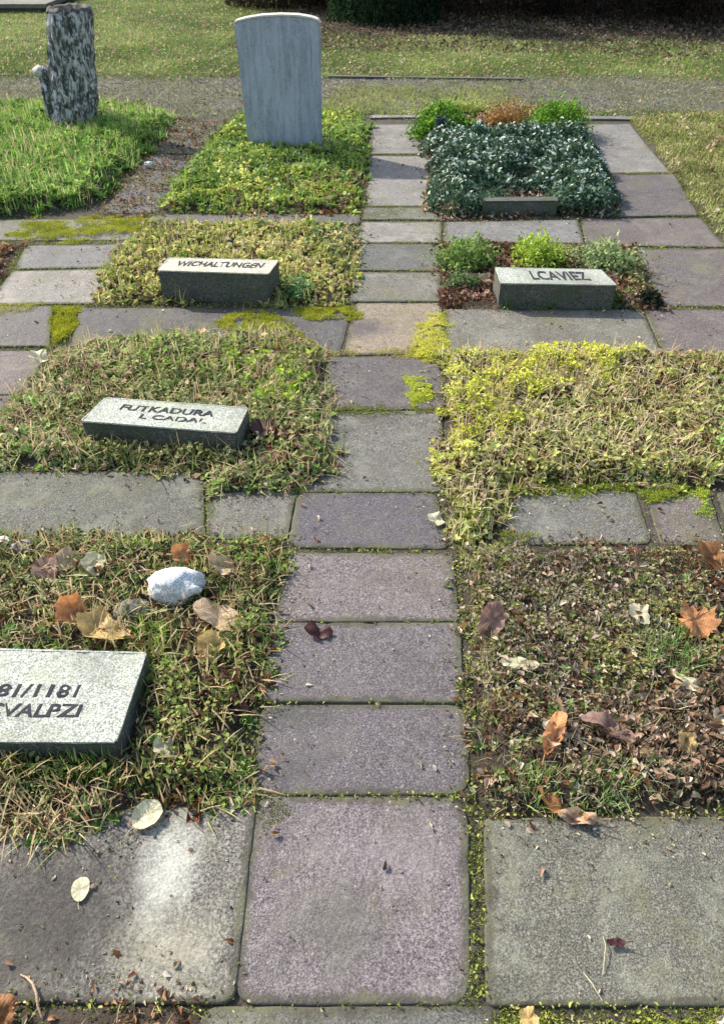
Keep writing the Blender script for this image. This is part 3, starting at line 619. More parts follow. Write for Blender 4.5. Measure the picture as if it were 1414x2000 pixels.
# lush grass round the stump
cover('grass', 'stump', [
 ('ros', 260, (.02, .045), [(.07, .14, .03), (.18, .32, .06), (.38, .5, .16)], .04, {}),
 ('blade', 9000, (.02, .06), [(.05, .10, .025), (.12, .24, .045), (.24, .40, .08), (.46, .56, .22)], .03, dict(W=(.003, .007), lean=.95, sc=7, coh=.6)),
 ('blade', 1500, (.03, .08), [(.22, .34, .07), (.38, .48, .16), (.5, .52, .26)], .04, dict(W=(.003, .006), lean=.7)),
 ('leaf', 3000, (.012, .03), GR, .05, {}), ('straw', 500, (.04, .1), STR, .04, dict(W=(.002, .004))),
 ('leaf', 1300, (.015, .03), BR, .03, dict(mask=lambda X, Y: sdist(BW['stump'], X, Y) < .12))],
 'lush bright green grass growing around the tree stump', 'grass')
# headstone plot
cover('ground_cover', 'head', [
 ('ros', 260, (.018, .04), [(.08, .15, .03), (.20, .32, .06), (.42, .50, .14)], .03, {}),
 ('leaf', 9000, (.010, .026), [(.10, .14, .03), (.24, .31, .06), (.42, .48, .10), (.52, .54, .22)], .04, dict(sc=5, mask=nz(6, 49, .42))),
 ('leaf', 3500, (.012, .028), [(.50, .50, .12), (.62, .60, .22)], .07, dict(sub=PG([(425, 330), (500, 335), (510, 385), (430, 390)]), edge=.05)),
 ('leaf', 3500, (.012, .03), [(.10, .15, .05), (.2, .3, .1), (.34, .42, .22)], .05, dict(mask=nz(4, 33, .5))),
 ('blade', 2000, (.03, .08), GR, .02, dict(W=(.002, .005))),
 ('dead', 900, (.015, .04), BR+DRY, .03, dict(sub=PG([(480, 380), (700, 330), (700, 425), (450, 425)]))),
 ('leaf', 1800, (.012, .025), BR, .03, dict(mask=nz(7, 34, .55)))],
 'low leafy ground cover in front of the grey headstone, yellowish in the middle', 'ground cover')
# plot of the warm marker
cover('ground_cover', 'upper', [
 ('ros', 220, (.015, .032), [(.10, .15, .05), (.30, .34, .10), (.55, .52, .22)], .02, {}),
 ('leaf', 14000, (.008, .020), [(.16, .17, .05), (.36, .36, .10), (.56, .52, .20), (.70, .62, .34)], .04, dict(sc=5)),
 ('leaf', 6000, (.008, .018), GR, .04, dict(mask=nz(5, 35, .5))),
 ('blade', 3500, (.03, .07), [(.30, .32, .10), (.46, .42, .18), (.55, .48, .26)], .02, dict(W=(.0015, .004))),
 ('leaf', 5000, (.010, .022), [(.10, .17, .07), (.2, .3, .14)], .05, dict(sub=PG([(600, 445), (700, 445), (700, 530), (610, 500)]))),
 ('dead', 900, (.012, .03), DRY, .03, {}), ('leaf', 3500, (.01, .02), BR, .02, dict(mask=nz(8, 36, .52)))],
 'yellowish straw and green ground cover around the warm coloured marker', 'ground cover')
# middle left plot
cover('ground_cover', 'mid', [
 ('ros', 420, (.012, .028), [(.07, .14, .03), (.18, .30, .06), (.36, .46, .14), (.5, .55, .3)], .02, {}),
 ('leaf', 26000, (.006, .015), [(.09, .12, .04), (.20, .26, .08), (.38, .42, .18), (.60, .58, .38)], .03, dict(sc=6)),
 ('blade', 7000, (.025, .06), [(.12, .17, .05), (.24, .32, .09), (.4, .42, .2)], .02, dict(W=(.001, .003), lean=.8)),
 ('leaf', 14000, (.008, .018), [(.16, .28, .03), (.32, .46, .05), (.52, .62, .10)], .04, dict(sub=PG([(440, 690), (600, 680), (600, 800), (520, 810), (460, 760)]), edge=.06)),
 ('leaf', 8000, (.006, .014), GR, .05, dict(sub=PG([(230, 665), (470, 655), (470, 740), (250, 740)]), edge=.06)),
 ('straw', 3500, (.02, .07), STR, .04, {}),
 ('dead', 1600, (.010, .03), DRY, .03, {}),
 ('dead', 5000, (.012, .03), RED+BR[:3], .025, dict(sub=PG([(485, 830), (590, 830), (600, 920), (480, 900)]), edge=.04)),
 ('leaf', 9000, (.006, .014), BR, .025, dict(mask=nz(8, 37, .52)))],
 'tangled green and straw ground cover around the middle left lettered marker', 'ground cover')
# big right plot
bigY = G(0, 800)[1]
cover('ground_cover', 'big', [
 ('ros', 380, (.010, .024), [(.16, .20, .05), (.36, .42, .10), (.60, .62, .24)], .03, {}),
 ('leaf', 30000, (.006, .015), [(.11, .12, .04), (.27, .29, .09), (.48, .50, .18), (.70, .68, .40)], .035, dict(sc=11, coh=.4)),
 ('leaf', 70000, (.005, .010), [(.36, .40, .05), (.56, .58, .08), (.72, .70, .18)], .05, dict(sub=PG([(862, 685), (1240, 685), (1200, 740), (1060, 800), (866, 900)]), edge=.1)),
 ('leaf', 10000, (.005, .012), [(.25, .30, .06), (.42, .46, .12)], .04, dict(mask=nz(5, 38, .52))),
 ('straw', 6000, (.02, .06), STR+[(.4, .42, .2)], .045, {}),
 ('blade', 5000, (.015, .04), [(.3, .34, .1), (.5, .5, .25)], .02, dict(W=(.001, .0025), lean=1.0)),
 ('leaf', 8000, (.008, .016), [(.16, .30, .08), (.3, .45, .15)], .045, dict(sub=PG([(1380, 740), (1460, 740), (1500, 900), (1400, 880)]), edge=.05)),
 ('dead', 2200, (.010, .026), DRY+BR, .03, {}),
 ('leaf', 12000, (.006, .014), BR, .022, dict(mask=nz(9, 39, .5)))],
 'dense yellow green ground cover fading to straw brown in the large right plot', 'ground cover')
# low right plot
cover('ground_cover', 'lowright', [
 ('ros', 500, (.007, .016), [(.06, .11, .03), (.18, .26, .07), (.36, .42, .18)], .01, {}),
 ('blade', 22000, (.012, .035), [(.14, .18, .04), (.32, .36, .10), (.52, .52, .24)], .012, dict(W=(.0008, .002), lean=.9, sub=PG([(890, 1066), (1060, 1066), (1010, 1180), (1040, 1350), (940, 1400), (905, 1200)]), edge=.05)),
 ('leaf', 34000, (.004, .010), [(.07, .075, .04), (.17, .17, .08), (.34, .34, .16), (.56, .54, .34)], .018, dict(sc=12, mask=nz(7, 48, .47))),
 ('leaf', 26000, (.004, .010), [(.12, .13, .04), (.26, .28, .08), (.44, .44, .16)], .02, dict(mask=nz(5, 40, .53))),
 ('dead', 16000, (.005, .015), [(.07, .05, .035), (.19, .14, .10), (.40, .33, .24), (.66, .60, .50)], .014, dict(coh=.25, mask=nz(5, 52, .44))),
 ('blade', 8000, (.010, .03), [(.10, .14, .05), (.22, .29, .09), (.40, .44, .2)], .01, dict(W=(.0006, .0013), lean=1.0)),
 ('blade', 30000, (.02, .05), [(.10, .20, .06), (.2, .36, .1), (.36, .46, .18)], .01, dict(W=(.001, .0022), sub=PG([(1250, 1250), (1330, 1250), (1330, 1340), (1260, 1330)]), edge=.03)),
 ('blade', 26000, (.015, .04), [(.12, .22, .05), (.26, .4, .1), (.4, .5, .18)], .01, dict(W=(.001, .002), sub=PG([(1000, 1500), (1250, 1490), (1240, 1590), (1020, 1580)]), edge=.03)),
 ('straw', 4500, (.01, .035), [(.2, .19, .11), (.36, .34, .2), (.55, .5, .36)], .03, dict(W=(.0006, .0011))),
 ('dead', 2600, (.008, .024), DRY+BR, .018, {}),
 ('dead', 9500, (.009, .026), [(.09, .055, .035), (.22, .14, .09), (.40, .28, .19), (.62, .48, .36)], .025, dict(sub=PG([(960, 1400), (1200, 1370), (1500, 1340), (1600, 1570), (1414, 1570), (1250, 1530), (1060, 1480)]), edge=.09)),
 ('dead', 3000, (.012, .03), BR, .02, dict(sub=PG([(1340, 1080), (1500, 1080), (1500, 1200), (1340, 1170)]), edge=.04)),
 ('leaf', 16000, (.004, .010), BR, .012, {})],
 'sparse turf mixed with soil, straw and brown leaves in the near right plot', 'ground cover')
# low left plot
cover('ground_cover', 'lowleft', [
 ('ros', 700, (.008, .018), [(.04, .09, .02), (.12, .22, .05), (.3, .4, .14)], .012, {}),
 ('leaf', 22000, (.004, .011), [(.04, .05, .025), (.10, .13, .04), (.22, .28, .09), (.42, .45, .22)], .03, dict(sc=8, mask=nz(7, 47, .44))),
 ('leaf', 26000, (.005, .012), [(.10, .14, .03), (.24, .30, .07), (.42, .46, .18)], .04, dict(sub=PG([(300, 1330), (540, 1200), (500, 1440), (490, 1550), (300, 1560)]), edge=.05)),
 ('leaf', 26000, (.005, .011), [(.10, .15, .03), (.22, .34, .06), (.38, .46, .14)], .035, dict(sub=PG([(250, 1050), (560, 1050), (550, 1110), (400, 1110), (260, 1090)]), edge=.04)),
 ('leaf', 24000, (.004, .010), [(.2, .26, .08), (.34, .38, .16), (.5, .5, .3)], .03, dict(sub=PG([(-100, 1110), (110, 1110), (110, 1200), (-100, 1200)]), edge=.04)),
 ('blade', 60000, (.006, .014), [(.36, .28, .03), (.5, .40, .04), (.42, .40, .05)], .01, dict(W=(.001, .002), sub=PG([(-100, 1190), (90, 1190), (110, 1235), (-100, 1245)]), edge=.02)),
 ('blade', 9000, (.015, .05), [(.12, .18, .05), (.28, .36, .1), (.46, .48, .24)], .015, dict(W=(.0008, .002), lean=.9)),
 ('blade', 60000, (.02, .055), [(.10, .20, .03), (.22, .36, .06), (.42, .50, .14)], .015, dict(W=(.001, .0022), lean=.6, sub=PG([(110, 1462), (230, 1462), (250, 1510), (120, 1510)]), edge=.02)),
 ('blade', 60000, (.02, .055), [(.2, .24, .03), (.38, .40, .06), (.5, .50, .14)], .015, dict(W=(.001, .0022), lean=.6, sub=PG([(-40, 1462), (50, 1462), (50, 1510), (-40, 1510)]), edge=.02)),
 ('blade', 30000, (.02, .05), [(.16, .28, .04), (.34, .46, .1)], .015, dict(W=(.001, .0022), sub=PG([(270, 1230), (340, 1230), (340, 1310), (290, 1310)]), edge=.02)),
 ('straw', 5000, (.015, .05), STR, .03, {}),
 ('straw', 5000, (.03, .08), [(.2, .12, .07), (.4, .28, .16), (.55, .42, .26)], .02, dict(sub=PG([(-100, 1500), (200, 1520), (240, 1620), (60, 1600), (-100, 1590)]), edge=.03)),
 ('dead', 2200, (.008, .024), BR, .02, {}),
 ('dead', 5000, (.012, .03), [(.06, .035, .02), (.14, .08, .05), (.26, .15, .09)], .02, dict(sub=PG([(340, 1340), (500, 1340), (470, 1440), (340, 1440)]), edge=.03)),
 ('dead', 4000, (.010, .028), RED+BR, .012, dict(sub=PG([(290, 1530), (400, 1530), (380, 1580), (290, 1580)]), edge=.03)),
 ('leaf', 16000, (.004, .010), [(.03, .02, .012), (.07, .045, .03), (.13, .08, .05)], .012, {})],
 'dark weedy turf with dead leaves around the nearest marker', 'ground cover')
cover('leaf_litter', None, [
 ('dead', 700, (.012, .035), BR+DRY, .01, {}), ('leaf', 5000, (.006, .016), [(.05, .045, .03), (.1, .09, .06), (.2, .18, .1)], .008, dict(mask=nz(5, 53, .5))),
 ('leaf', 3000, (.008, .018), OLV, .02, dict(mask=nz(4, 54, .55)))],
 'dirt, weeds and leaf bits over the dark slabs beside the stump plot', 'leaf litter', M_dead, poly=PG([(330, 236), (440, 236), (400, 300), (308, 420), (190, 420), (240, 340), (300, 290)]), edge=.08)
cover('leaf_litter', 'bottomleft', [
 ('dead', 5000, (.006, .02), BR+DRY, .008, {}), ('leaf', 30000, (.003, .008), [(.03, .02, .015), (.08, .06, .04), (.16, .13, .1)], .006, {}),
 ('leaf', 15000, (.004, .009), GR, .012, dict(mask=nz(12, 42, .5))), ('straw', 4000, (.01, .03), STR, .01, {})],
 'dark soil crumbs and small leaf litter along the bottom left edge', 'leaf litter', M_dead)
cover('leaf_litter', 'leftsoil', [
 ('dead', 2500, (.015, .04), BR+DRY, .02, {}), ('leaf', 9000, (.006, .014), BR, .015, {})],
 'brown leaf litter in the bare plot at the upper left edge', 'leaf litter', M_dead)
# planted plot on the right: litter floor
cover('leaf_litter', 'rightplot', [
 ('dead', 3800, (.012, .035), [(.07, .03, .02), (.16, .08, .05), (.33, .2, .14), (.5, .36, .28)], .015, {}), ('leaf', 9000, (.006, .014), BR, .012, {}),
 ('leaf', 9000, (.006, .016), [(.04, .08, .03), (.1, .17, .07), (.22, .3, .16)], .05, dict(sub=PG([(985, 575), (1230, 575), (1250, 605), (975, 605)]), edge=.02)),
 ('leaf', 9000, (.008, .018), [(.2, .22, .06), (.4, .38, .14)], .05, dict(sub=PG([(1210, 530), (1260, 530), (1270, 590), (1220, 580)]), edge=.02))],
 'brown fallen leaves covering the soil of the right marker plot', 'leaf litter', M_dead)
# right lawn
cover('grass', 'lawnright', [
 ('blade', 5200, (.02, .05), [(.16, .18, .05), (.30, .32, .09), (.46, .46, .18), (.55, .52, .28)], .02, dict(W=(.003, .006), lean=.9)),
 ('leaf', 2500, (.012, .026), OLV, .03, {}), ('dead', 120, (.02, .05), DRY, .03, {})],
 'pale yellow green lawn edge right of the paved path', 'grass')
# far lawn
P_far = [(-9, yB-.1), (9, yB-.1), (9, 12.5), (13, 26), (-13, 26), (-9, 12.5)]
def farmask(X, Y):
    g_ = gravelness(X, Y); r = RNG.random(len(X))
    m = np.clip((Y-(10.6-.12*(X-1))+(fbm(X*.9, Y*.9, 41)-.5)*1.6)/.9, 0, 1)*np.clip((X+1.6)/.8, 0, 1)
    thin = .25+1.1*fbm(X*1.7, Y*1.7, 44)
    keep = (1-g_)*(1-m*.93)*thin*np.clip(9/np.maximum(Y, 5), .25, 1)
    return r < keep
cover('grass', None, [
 ('blade', 4200, (.02, .055), [(.08, .13, .035), (.14, .22, .055), (.24, .33, .085), (.37, .42, .17)], .01, dict(W=(.005, .011), lean=.85, three=False, sc=1.3, coh=.6, mask=farmask)),
 ('leaf', 500, (.02, .05), [(.2, .14, .08), (.4, .3, .18), (.55, .48, .34)], .02, dict(mask=farmask))],
 'thin olive green lawn beyond the gravel walk, reaching the dark shrubs', 'grass', poly=P_far)
# litter and pebbles of the gravel walk
P_g = [(-7, yB-.2), (7, yB-.2), (7, yA+.2), (-7, yA+.2)]
cover('gravel', None, [
 ('round', 2200, (.006, .018), [(.10, .095, .08), (.16, .15, .13), (.22, .21, .18), (.36, .34, .3)], .004, dict(tilt=.4)),
 ('dead', 50, (.015, .035), DRY, .01, {}),
 ('blade', 2600, (.02, .045), [(.2, .24, .05), (.38, .42, .1), (.46, .44, .16)], .01, dict(W=(.004, .008), three=False, sub=PG([(640, 172), (980, 176), (1020, 215), (820, 226), (640, 222)]), edge=.15)),
 ('blade', 1500, (.02, .04), [(.16, .18, .07), (.27, .28, .12), (.36, .36, .16)], .01, dict(W=(.004, .008), three=False, mask=nz(1.5, 45, .42)))],
 'fine grey gravel and scattered bits on the walk behind the graves', 'gravel', M_dead, poly=P_g)
P_m = [(-1.6, 10.5), (8, 9.2), (9, 14.5), (-1.6, 14.5)]
cover('leaf_litter', None, [('dead', 200, (.03, .06), [(.05, .035, .025), (.12, .08, .055), (.2, .15, .11), (.32, .26, .2)], .02, {})],
      'scattered brown leaves on the dark bare earth in front of the shrubs', 'leaf litter', M_dead, poly=P_m)
# ------------------------------------------------------------------ moss in joints and on slabs
def moss(px, label, dens=90000, h=(.004, .011), P=MOS, edge=.015, z0=None, mound=.008, world=None):
    W_ = world or PG(px); acc = Acc(); X, Y = pts(W_, dens*2.2, edge*1.6+.008)
    k_ = fbm(X*18, Y*18, 89, 3)+fbm(X*60, Y*60, 92, 2)*.35+RNG.random(len(X))*.12 > .58; X, Y = X[k_], Y[k_]
    d = np.clip(sdist(W_, X, Y)/.03, 0, 1)
    base = np.maximum(HT(X, Y), (.0035 if z0 is None else z0))+d*mound*(fbm(X*25, Y*25, 88)*1.6)
    blades(acc, X, Y, base-.003, h, (.0015, .0035), P, lean=.7, sc=25, three=False)
    k = RNG.random(len(X)) < .35
    leaves(acc, X[k], Y[k], base[k]+.001, (.002, .0045) if Y.mean() < 1 else (.003, .007), P, sc=25)
    o = acc.build('moss', M_moss); tag(o, label, 'moss', None, 'stuff')
moss([(914, 1562), (942, 1565), (948, 1965), (922, 1965)], 'dark olive moss filling the joint right of the near purple slab', 120000, (.003, .009), [(.05, .05, .02), (.12, .13, .04), (.22, .24, .08), (.36, .34, .18)], .008, -.02, .004)
moss([(880, 1075), (908, 1075), (922, 1300), (925, 1560), (912, 1560), (895, 1250)], 'pale mossy edge between the long purple slab and the near right plot', 80000, (.003, .009), [(.12, .11, .06), (.26, .26, .14), (.4, .38, .26)], .012, -.01, .004)
moss([(20, 434), (290, 428), (280, 462), (60, 470)], 'bright yellow green moss carpet on the slab in front of the stump plot', 40000, (.006, .014), MOS, .05)
moss([(106, 602), (152, 602), (140, 668), (98, 676)], 'bright moss filling the joint between two dark slabs at the left', 70000, (.005, .012))
moss([(425, 620), (500, 612), (560, 640), (620, 668), (600, 694), (500, 690), (440, 650)], 'yellow moss creeping over the long dark slab', 50000, (.005, .013), MOS, .04)
moss([(580, 602), (680, 600), (690, 622), (620, 628)], 'small bright moss cushion at the near right corner of the warm marker plot', 60000, (.005, .012), MOS, .03)
moss([(838, 612), (866, 612), (880, 700), (805, 702)], 'bright yellow moss wedge at the crossing beside the big right plot', 60000, (.005, .012), [(.4, .4, .05), (.6, .58, .1), (.66, .62, .2)], .03)
moss([(790, 742), (840, 736), (846, 780), (800, 792)], 'round yellow green moss cushion on the edge of the brownish slab', 70000, (.006, .012), [(.3, .4, .03), (.5, .55, .06), (.6, .6, .12)], .02)
moss([(500, 1570), (560, 1566), (575, 1590), (520, 1612)], 'small dark green moss patch at the far corner of the near purple slab', 120000, (.003, .006), [(.06, .08, .01), (.13, .16, .02), (.2, .22, .03)], .01, 0, .004)
moss([(930, 945), (1250, 942), (1414, 950), (1414, 962), (1250, 962), (1000, 966), (960, 1050), (890, 1055), (900, 960)], 'vivid moss along the far edge of the mottled right slabs', 50000, (.005, .013), [(.14, .2, .02), (.26, .34, .03), (.42, .46, .04)], .03)
moss([(1242, 955), (1330, 958), (1330, 985), (1262, 990)], 'moss tuft at the joint between the mottled grey slabs', 70000, (.005, .012), [(.1, .15, .02), (.22, .28, .03), (.36, .40, .04)], .02)
moss([(1350, 955), (1392, 955), (1392, 1000), (1360, 1000)], 'moss tuft nearest the right edge of the mottled slabs', 70000, (.006, .014), [(.2, .3, .02), (.36, .46, .04), (.5, .52, .1)], .02)
moss([(970, 1035), (1080, 1030), (1080, 1065), (960, 1068)], 'olive moss on the near left corner of the mottled grey slab', 60000, (.004, .01), [(.12, .14, .02), (.24, .26, .04), (.36, .36, .08)], .03)
moss([(640, 795), (850, 796), (850, 812), (640, 812)], 'thin greenish moss line between two slabs of the central path', 40000, (.002, .006), [(.12, .14, .03), (.26, .3, .05)], .02)
moss([(600, 684), (800, 680), (830, 694), (610, 698)], 'yellowish dry moss on the joint behind the brownish slab', 40000, (.003, .008), [(.3, .26, .06), (.5, .44, .14)], .02)
moss([(720, 404), (830, 404), (840, 424), (720, 426)], 'green film of moss on the narrow slab strip of the central path', 12000, (.003, .007), [(.12, .16, .03), (.24, .28, .05)], .04)
moss([(950, 1968), (1500, 1966), (1500, 2120), (1000, 2120)], 'mossy grass strip under the bottom right slab', 70000, (.004, .016), [(.04, .05, .015), (.14, .17, .03), (.34, .38, .06), (.5, .48, .2)], .015, -.02, .006)
moss([(-120, 598), (95, 592), (60, 612), (-100, 612)], 'pale yellow moss line above the dark left slab', 30000, (.003, .008), [(.3, .3, .05), (.5, .48, .12)], .02)
moss([(398, 980), (430, 965), (425, 1045), (402, 1046)], 'green moss in the joint beside the wide grey green slab', 80000, (.004, .012), GR, .015, -.01, .004)
acc = Acc(); X, Y = pts([(-2.6, .4), (2.9, .4), (3.3, 6.0), (-3.2, 6.0)], 26000, 0)
inb = np.full(len(X), -9.); ins_ = np.full(len(X), -9.)
for k in BW: inb = np.maximum(inb, sdl(BW[k], X, Y))
for w_ in SLW: ins_ = np.maximum(ins_, sdl(w_, X, Y))
k = (ins_ < .004+.01*(fbm(X*40, Y*40, 61)-.4)) & (inb < .01) & (fbm(X*3.5, Y*3.5, 62)*.6+fbm(X*30, Y*30, 63)*.5+RNG.random(len(X))*.15 > .60); X, Y = X[k], Y[k]
P_ = [(.05, .06, .02), (.12, .15, .03), (.24, .28, .05), (.38, .38, .10)]
blades(acc, X, Y, np.maximum(HT(X, Y), -.012), (.005, .016), (.0015, .0035), P_, lean=.7, sc=6, three=False)
k = RNG.random(len(X)) < .4; leaves(acc, X[k], Y[k], HT(X[k], Y[k])+.010, (.004, .011), P_+[(.3, .24, .16)], sc=6)
o = acc.build('moss', M_moss); tag(o, 'thin moss and tiny weeds growing along the open joints of the paving', 'moss', None, 'stuff')
for (pp, P_, sz, dn, hh_, lab) in [
  ([(975, 578), (1205, 580), (1225, 606), (975, 606)], DG+GR[:3], (.010, .022), 16000, .06, 'dark green trailing leaves against the front of the right marker'),
  ([(310, 570), (560, 575), (560, 598), (300, 596)], [(.04, .05, .02), (.12, .15, .05), (.3, .34, .12)], (.008, .018), 8000, .03, 'short dark weeds at the foot of the warm coloured marker'),
  ([(140, 868), (470, 890), (470, 925), (150, 910)], OLV+[(.2, .28, .08)], (.010, .024), 14000, .06, 'olive weeds growing up the front of the middle lettered marker'),
  ([(-100, 1500), (120, 1500), (240, 1500), (245, 1550), (-100, 1550)], [(.03, .05, .015), (.10, .16, .03), (.26, .34, .08)], (.008, .018), 26000, .05, 'dark green weeds along the front of the nearest marker'),
  ([(880, 385), (1000, 395), (960, 425), (870, 425)], [(.03, .06, .03), (.08, .14, .08), (.3, .4, .3)], (.016, .034), 9000, .10, 'dark leaves spilling over the left end of the narrow stone block'),
  ([(1060, 395), (1190, 395), (1190, 425), (1070, 425)], [(.03, .06, .03), (.08, .14, .08), (.3, .4, .3)], (.016, .034), 9000, .12, 'dark leaves spilling over the right end of the narrow stone block')]:
    W_ = PG(pp); acc = Acc(); X, Y = pts(W_, dn, .03); d = np.clip(sdist(W_, X, Y)/.03, .2, 1)
    b_z = HT(X, Y); leaves(acc, X, Y, b_z+RNG.random(len(X))**.8*hh_*d*(.3+1.3*fbm(X*16, Y*16, 66)), sz, P_, sc=14)
    kk = RNG.random(len(X)) < .3; blades(acc, X[kk], Y[kk], b_z[kk], (hh_*.5, hh_*1.5), (.001, .003), P_, lean=.5)
    o = acc.build('ground_cover', M_plant); tag(o, lab, 'ground cover', None, 'stuff')
# crumbs, seeds and leaf bits lying about on the paving
acc = Acc(); P_all = [(-2.2, .4), (2.6, .4), (3.2, 6.6), (-3, 6.6)]
def nearbeds(X, Y):
    d = np.full(len(X), -9.)
    for k in ('head', 'upper', 'mid', 'lowleft', 'big', 'lowright', 'rightplot', 'bush', 'stump', 'bottomleft'): d = np.maximum(d, sdl(BW[k], X, Y))
    return (RNG.random(len(X)) < np.clip(np.exp(d/.035)*.8+.018, 0, 1)) & (d < 0)
X, Y = pts(P_all, 9000, 0, nearbeds, True)
leaves(acc, X, Y, np.full(len(X), .003), (.003, .010), [(.05, .03, .02), (.14, .09, .05), (.2, .22, .08), (.42, .36, .24), (.6, .55, .45)], T=T_dead, tilt=.25, coh=.1)
X, Y = pts(P_all, 500, 0, nearbeds, True)
leaves(acc, X, Y, np.full(len(X), .005), (.010, .022), DRY+BR, T=T_dead, tilt=.3, coh=.1)
o = acc.build('leaf_litter', M_dead); tag(o, 'small crumbs, seeds and leaf bits scattered over the paving', 'leaf litter', None, 'stuff')
# ------------------------------------------------------------------ planted things
def clump(name, px, rad, hgt, n, size, P, label, cat='plant', z0=0, squash=1.0, group=None, tilt=.7, blade=0, bP=GR, wid=1.0, stems=6, T=T_leaf, bl=(.05, .12), seed=0, even=.0):
    cx, cy = G(*px); e = empty(name, (cx, cy, z0), label, cat, group)
    acc = Acc(); u = RNG.normal(0, 1, (n, 3)); u /= np.linalg.norm(u, axis=1)[:, None]; u[:, 2] = np.abs(u[:, 2])
    r = RNG.random(n)**.35
    lump = .35+even*.35+(1.2-even*.7)*fbm(u[:, 0]*2.4+seed, u[:, 1]*2.4+u[:, 2]*2, 70+seed)+RNG.random(n)**6*.5
    X = cx+u[:, 0]*r*rad*lump; Y = cy+u[:, 1]*r*rad*squash*lump; Z = z0+.01+u[:, 2]*r*hgt*lump
    leaves(acc, X, Y, Z, size, P, tilt=tilt, sc=18, coh=.35, wid=wid, T=T)
    acc.build('foliage', M_plant, e, (cx, cy, z0))
    if stems:
        acc = Acc(); k = stems*12; a = RNG.uniform(0, 6.28, k)
        blades(acc, cx+np.cos(a)*rad*.25, cy+np.sin(a)*rad*.25*squash, np.full(k, z0-.01), (hgt*.5, hgt*.95), (.003, .007), [(.08, .06, .03), (.16, .13, .06)], lean=.5, az=a)
        acc.build('stems', M_dead, e, (cx, cy, z0))
    if blade:
        acc = Acc(); a = RNG.uniform(0, 6.28, blade); q = RNG.random(blade)
        blades(acc, cx+np.cos(a)*q*rad*.6, cy+np.sin(a)*q*rad*.6*squash, np.full(blade, z0), bl, (.003, .007), bP, lean=.5)
        acc.build('blades', M_plant, e, (cx, cy, z0))
    return e
clump('box_plant', (866, 268), .25, .23, 5000, (.020, .038), [(.04, .09, .015), (.10, .22, .025), (.20, .36, .04)], 'bushy green box plant at the far left corner of the silver leaved shrub', 'plant', group='green box plants at the far end of the shrub plot')
clump('box_plant', (1086, 262), .23, .22, 4600, (.016, .030), [(.06, .14, .02), (.13, .27, .03), (.25, .42, .05)], 'bright green round box plant at the far right of the silver leaved shrub', 'plant', group='green box plants at the far end of the shrub plot', seed=3, even=.6)
clump('heather_plant', (990, 248), .30, .20, 1200, (.012, .03), [(.2, .10, .04), (.34, .18, .08), (.4, .33, .12)], 'rusty brown heather between the two green box plants', 'plant', squash=.5, blade=900, bP=[(.24, .12, .03), (.42, .24, .07), (.4, .36, .14)], seed=4)
clump('grass_tuft', (905, 225), .35, .12, 1500, (.014, .03), [(.2, .28, .06), (.36, .42, .12), (.46, .46, .2)], 'yellow green tuft behind the bushy box plant', 'plant', squash=.35, blade=900, bP=[(.3, .36, .08), (.46, .48, .16)], seed=5)
# silver leaved shrub: one spreading mass
cx, cy = G(1020, 350); e = empty('silver_leaved_shrub', (cx, cy, 0), 'low spreading shrub of dark green and silvery leaves right of the central path', 'shrub')
acc = Acc(); PB = PG([(835, 275), (1140, 270), (1198, 400), (1195, 418), (1090, 420), (1085, 385), (945, 385), (940, 420), (850, 412)])
X, Y = pts(PB, 11000, .09); d = np.clip((sdist(PB, X, Y)+.05)/.16, 0, 1); hh = .15*d**.6*(.05+1.7*fbm(X*8, Y*8, 95))
hole = np.exp(-(((X-G(1010, 360)[0])/.16)**2+((Y-G(1010, 366)[1])/.13)**2)); hh *= 1-.75*hole
Z = hh*RNG.random(len(X))**.45
leaves(acc, X, Y, Z, (.018, .040), [(.022, .05, .025), (.05, .10, .055), (.09, .15, .10), (.22, .28, .20)], tilt=.9, sc=16, coh=.4, wid=.85)
k = RNG.random(len(X)) < .05
leaves(acc, X[k], Y[k], hh[k]*.98, (.020, .040), [(.5, .6, .5), (.7, .78, .66)], tilt=.6)  # silvery top leaves, with white highlights put into their colour
acc.build('foliage', M_plant, e, (cx, cy, 0))
acc = Acc(); k = 900; X, Y = pts(PB, 900, 0); blades(acc, X, Y, np.full(len(X), -.01), (.06, .15), (.003, .006), [(.1, .07, .04), (.2, .14, .08)], lean=.6)
acc.build('stems', M_dead, e, (cx, cy, 0))
cover('leaf_litter', 'bush', [('dead', 2500, (.012, .035), DRY+BR, .02, {}), ('leaf', 6000, (.01, .02), BR, .015, {}),
 ('dead', 5000, (.015, .04), [(.45, .33, .2), (.62, .5, .32)], .03, dict(sub=PG([(835, 330), (880, 340), (890, 420), (840, 410)])))],
 'pale and brown dead leaves under the silver leaved shrub', 'leaf litter', M_dead)
for (px, rad, lab, P, sd) in [((908, 520), .165, 'leafy green plant at the left of the right marker plot', [(.08, .12, .04), (.18, .28, .07), (.3, .4, .14)], 6),
                              ((1048, 515), .14, 'bright yellow green plant directly behind the right marker', [(.2, .3, .04), (.36, .48, .07), (.5, .56, .16)], 7),
                              ((1178, 522), .175, 'pale green plant at the right of the right marker plot', [(.12, .18, .07), (.26, .34, .14), (.42, .48, .26)], 8)]:
    clump('small_bedding_plant', px, rad, .13, 1200, (.012, .032), P, lab, 'plant', group='bedding plants behind the right marker', seed=sd, blade=260, bl=(.04, .12), bP=P)
clump('small_bedding_plant', (905, 560), .08, .06, 600, (.012, .022), [(.08, .12, .05), (.2, .28, .12)], 'sparse dark green plant left of the right marker', 'plant', group='bedding plants behind the right marker', seed=9)
clump('dark_seedling', (1266, 592), .06, .05, 350, (.012, .03), [(.015, .02, .012), (.04, .05, .03)], 'dark shrivelled plant at the near right corner of the right marker plot', 'plant', seed=10)
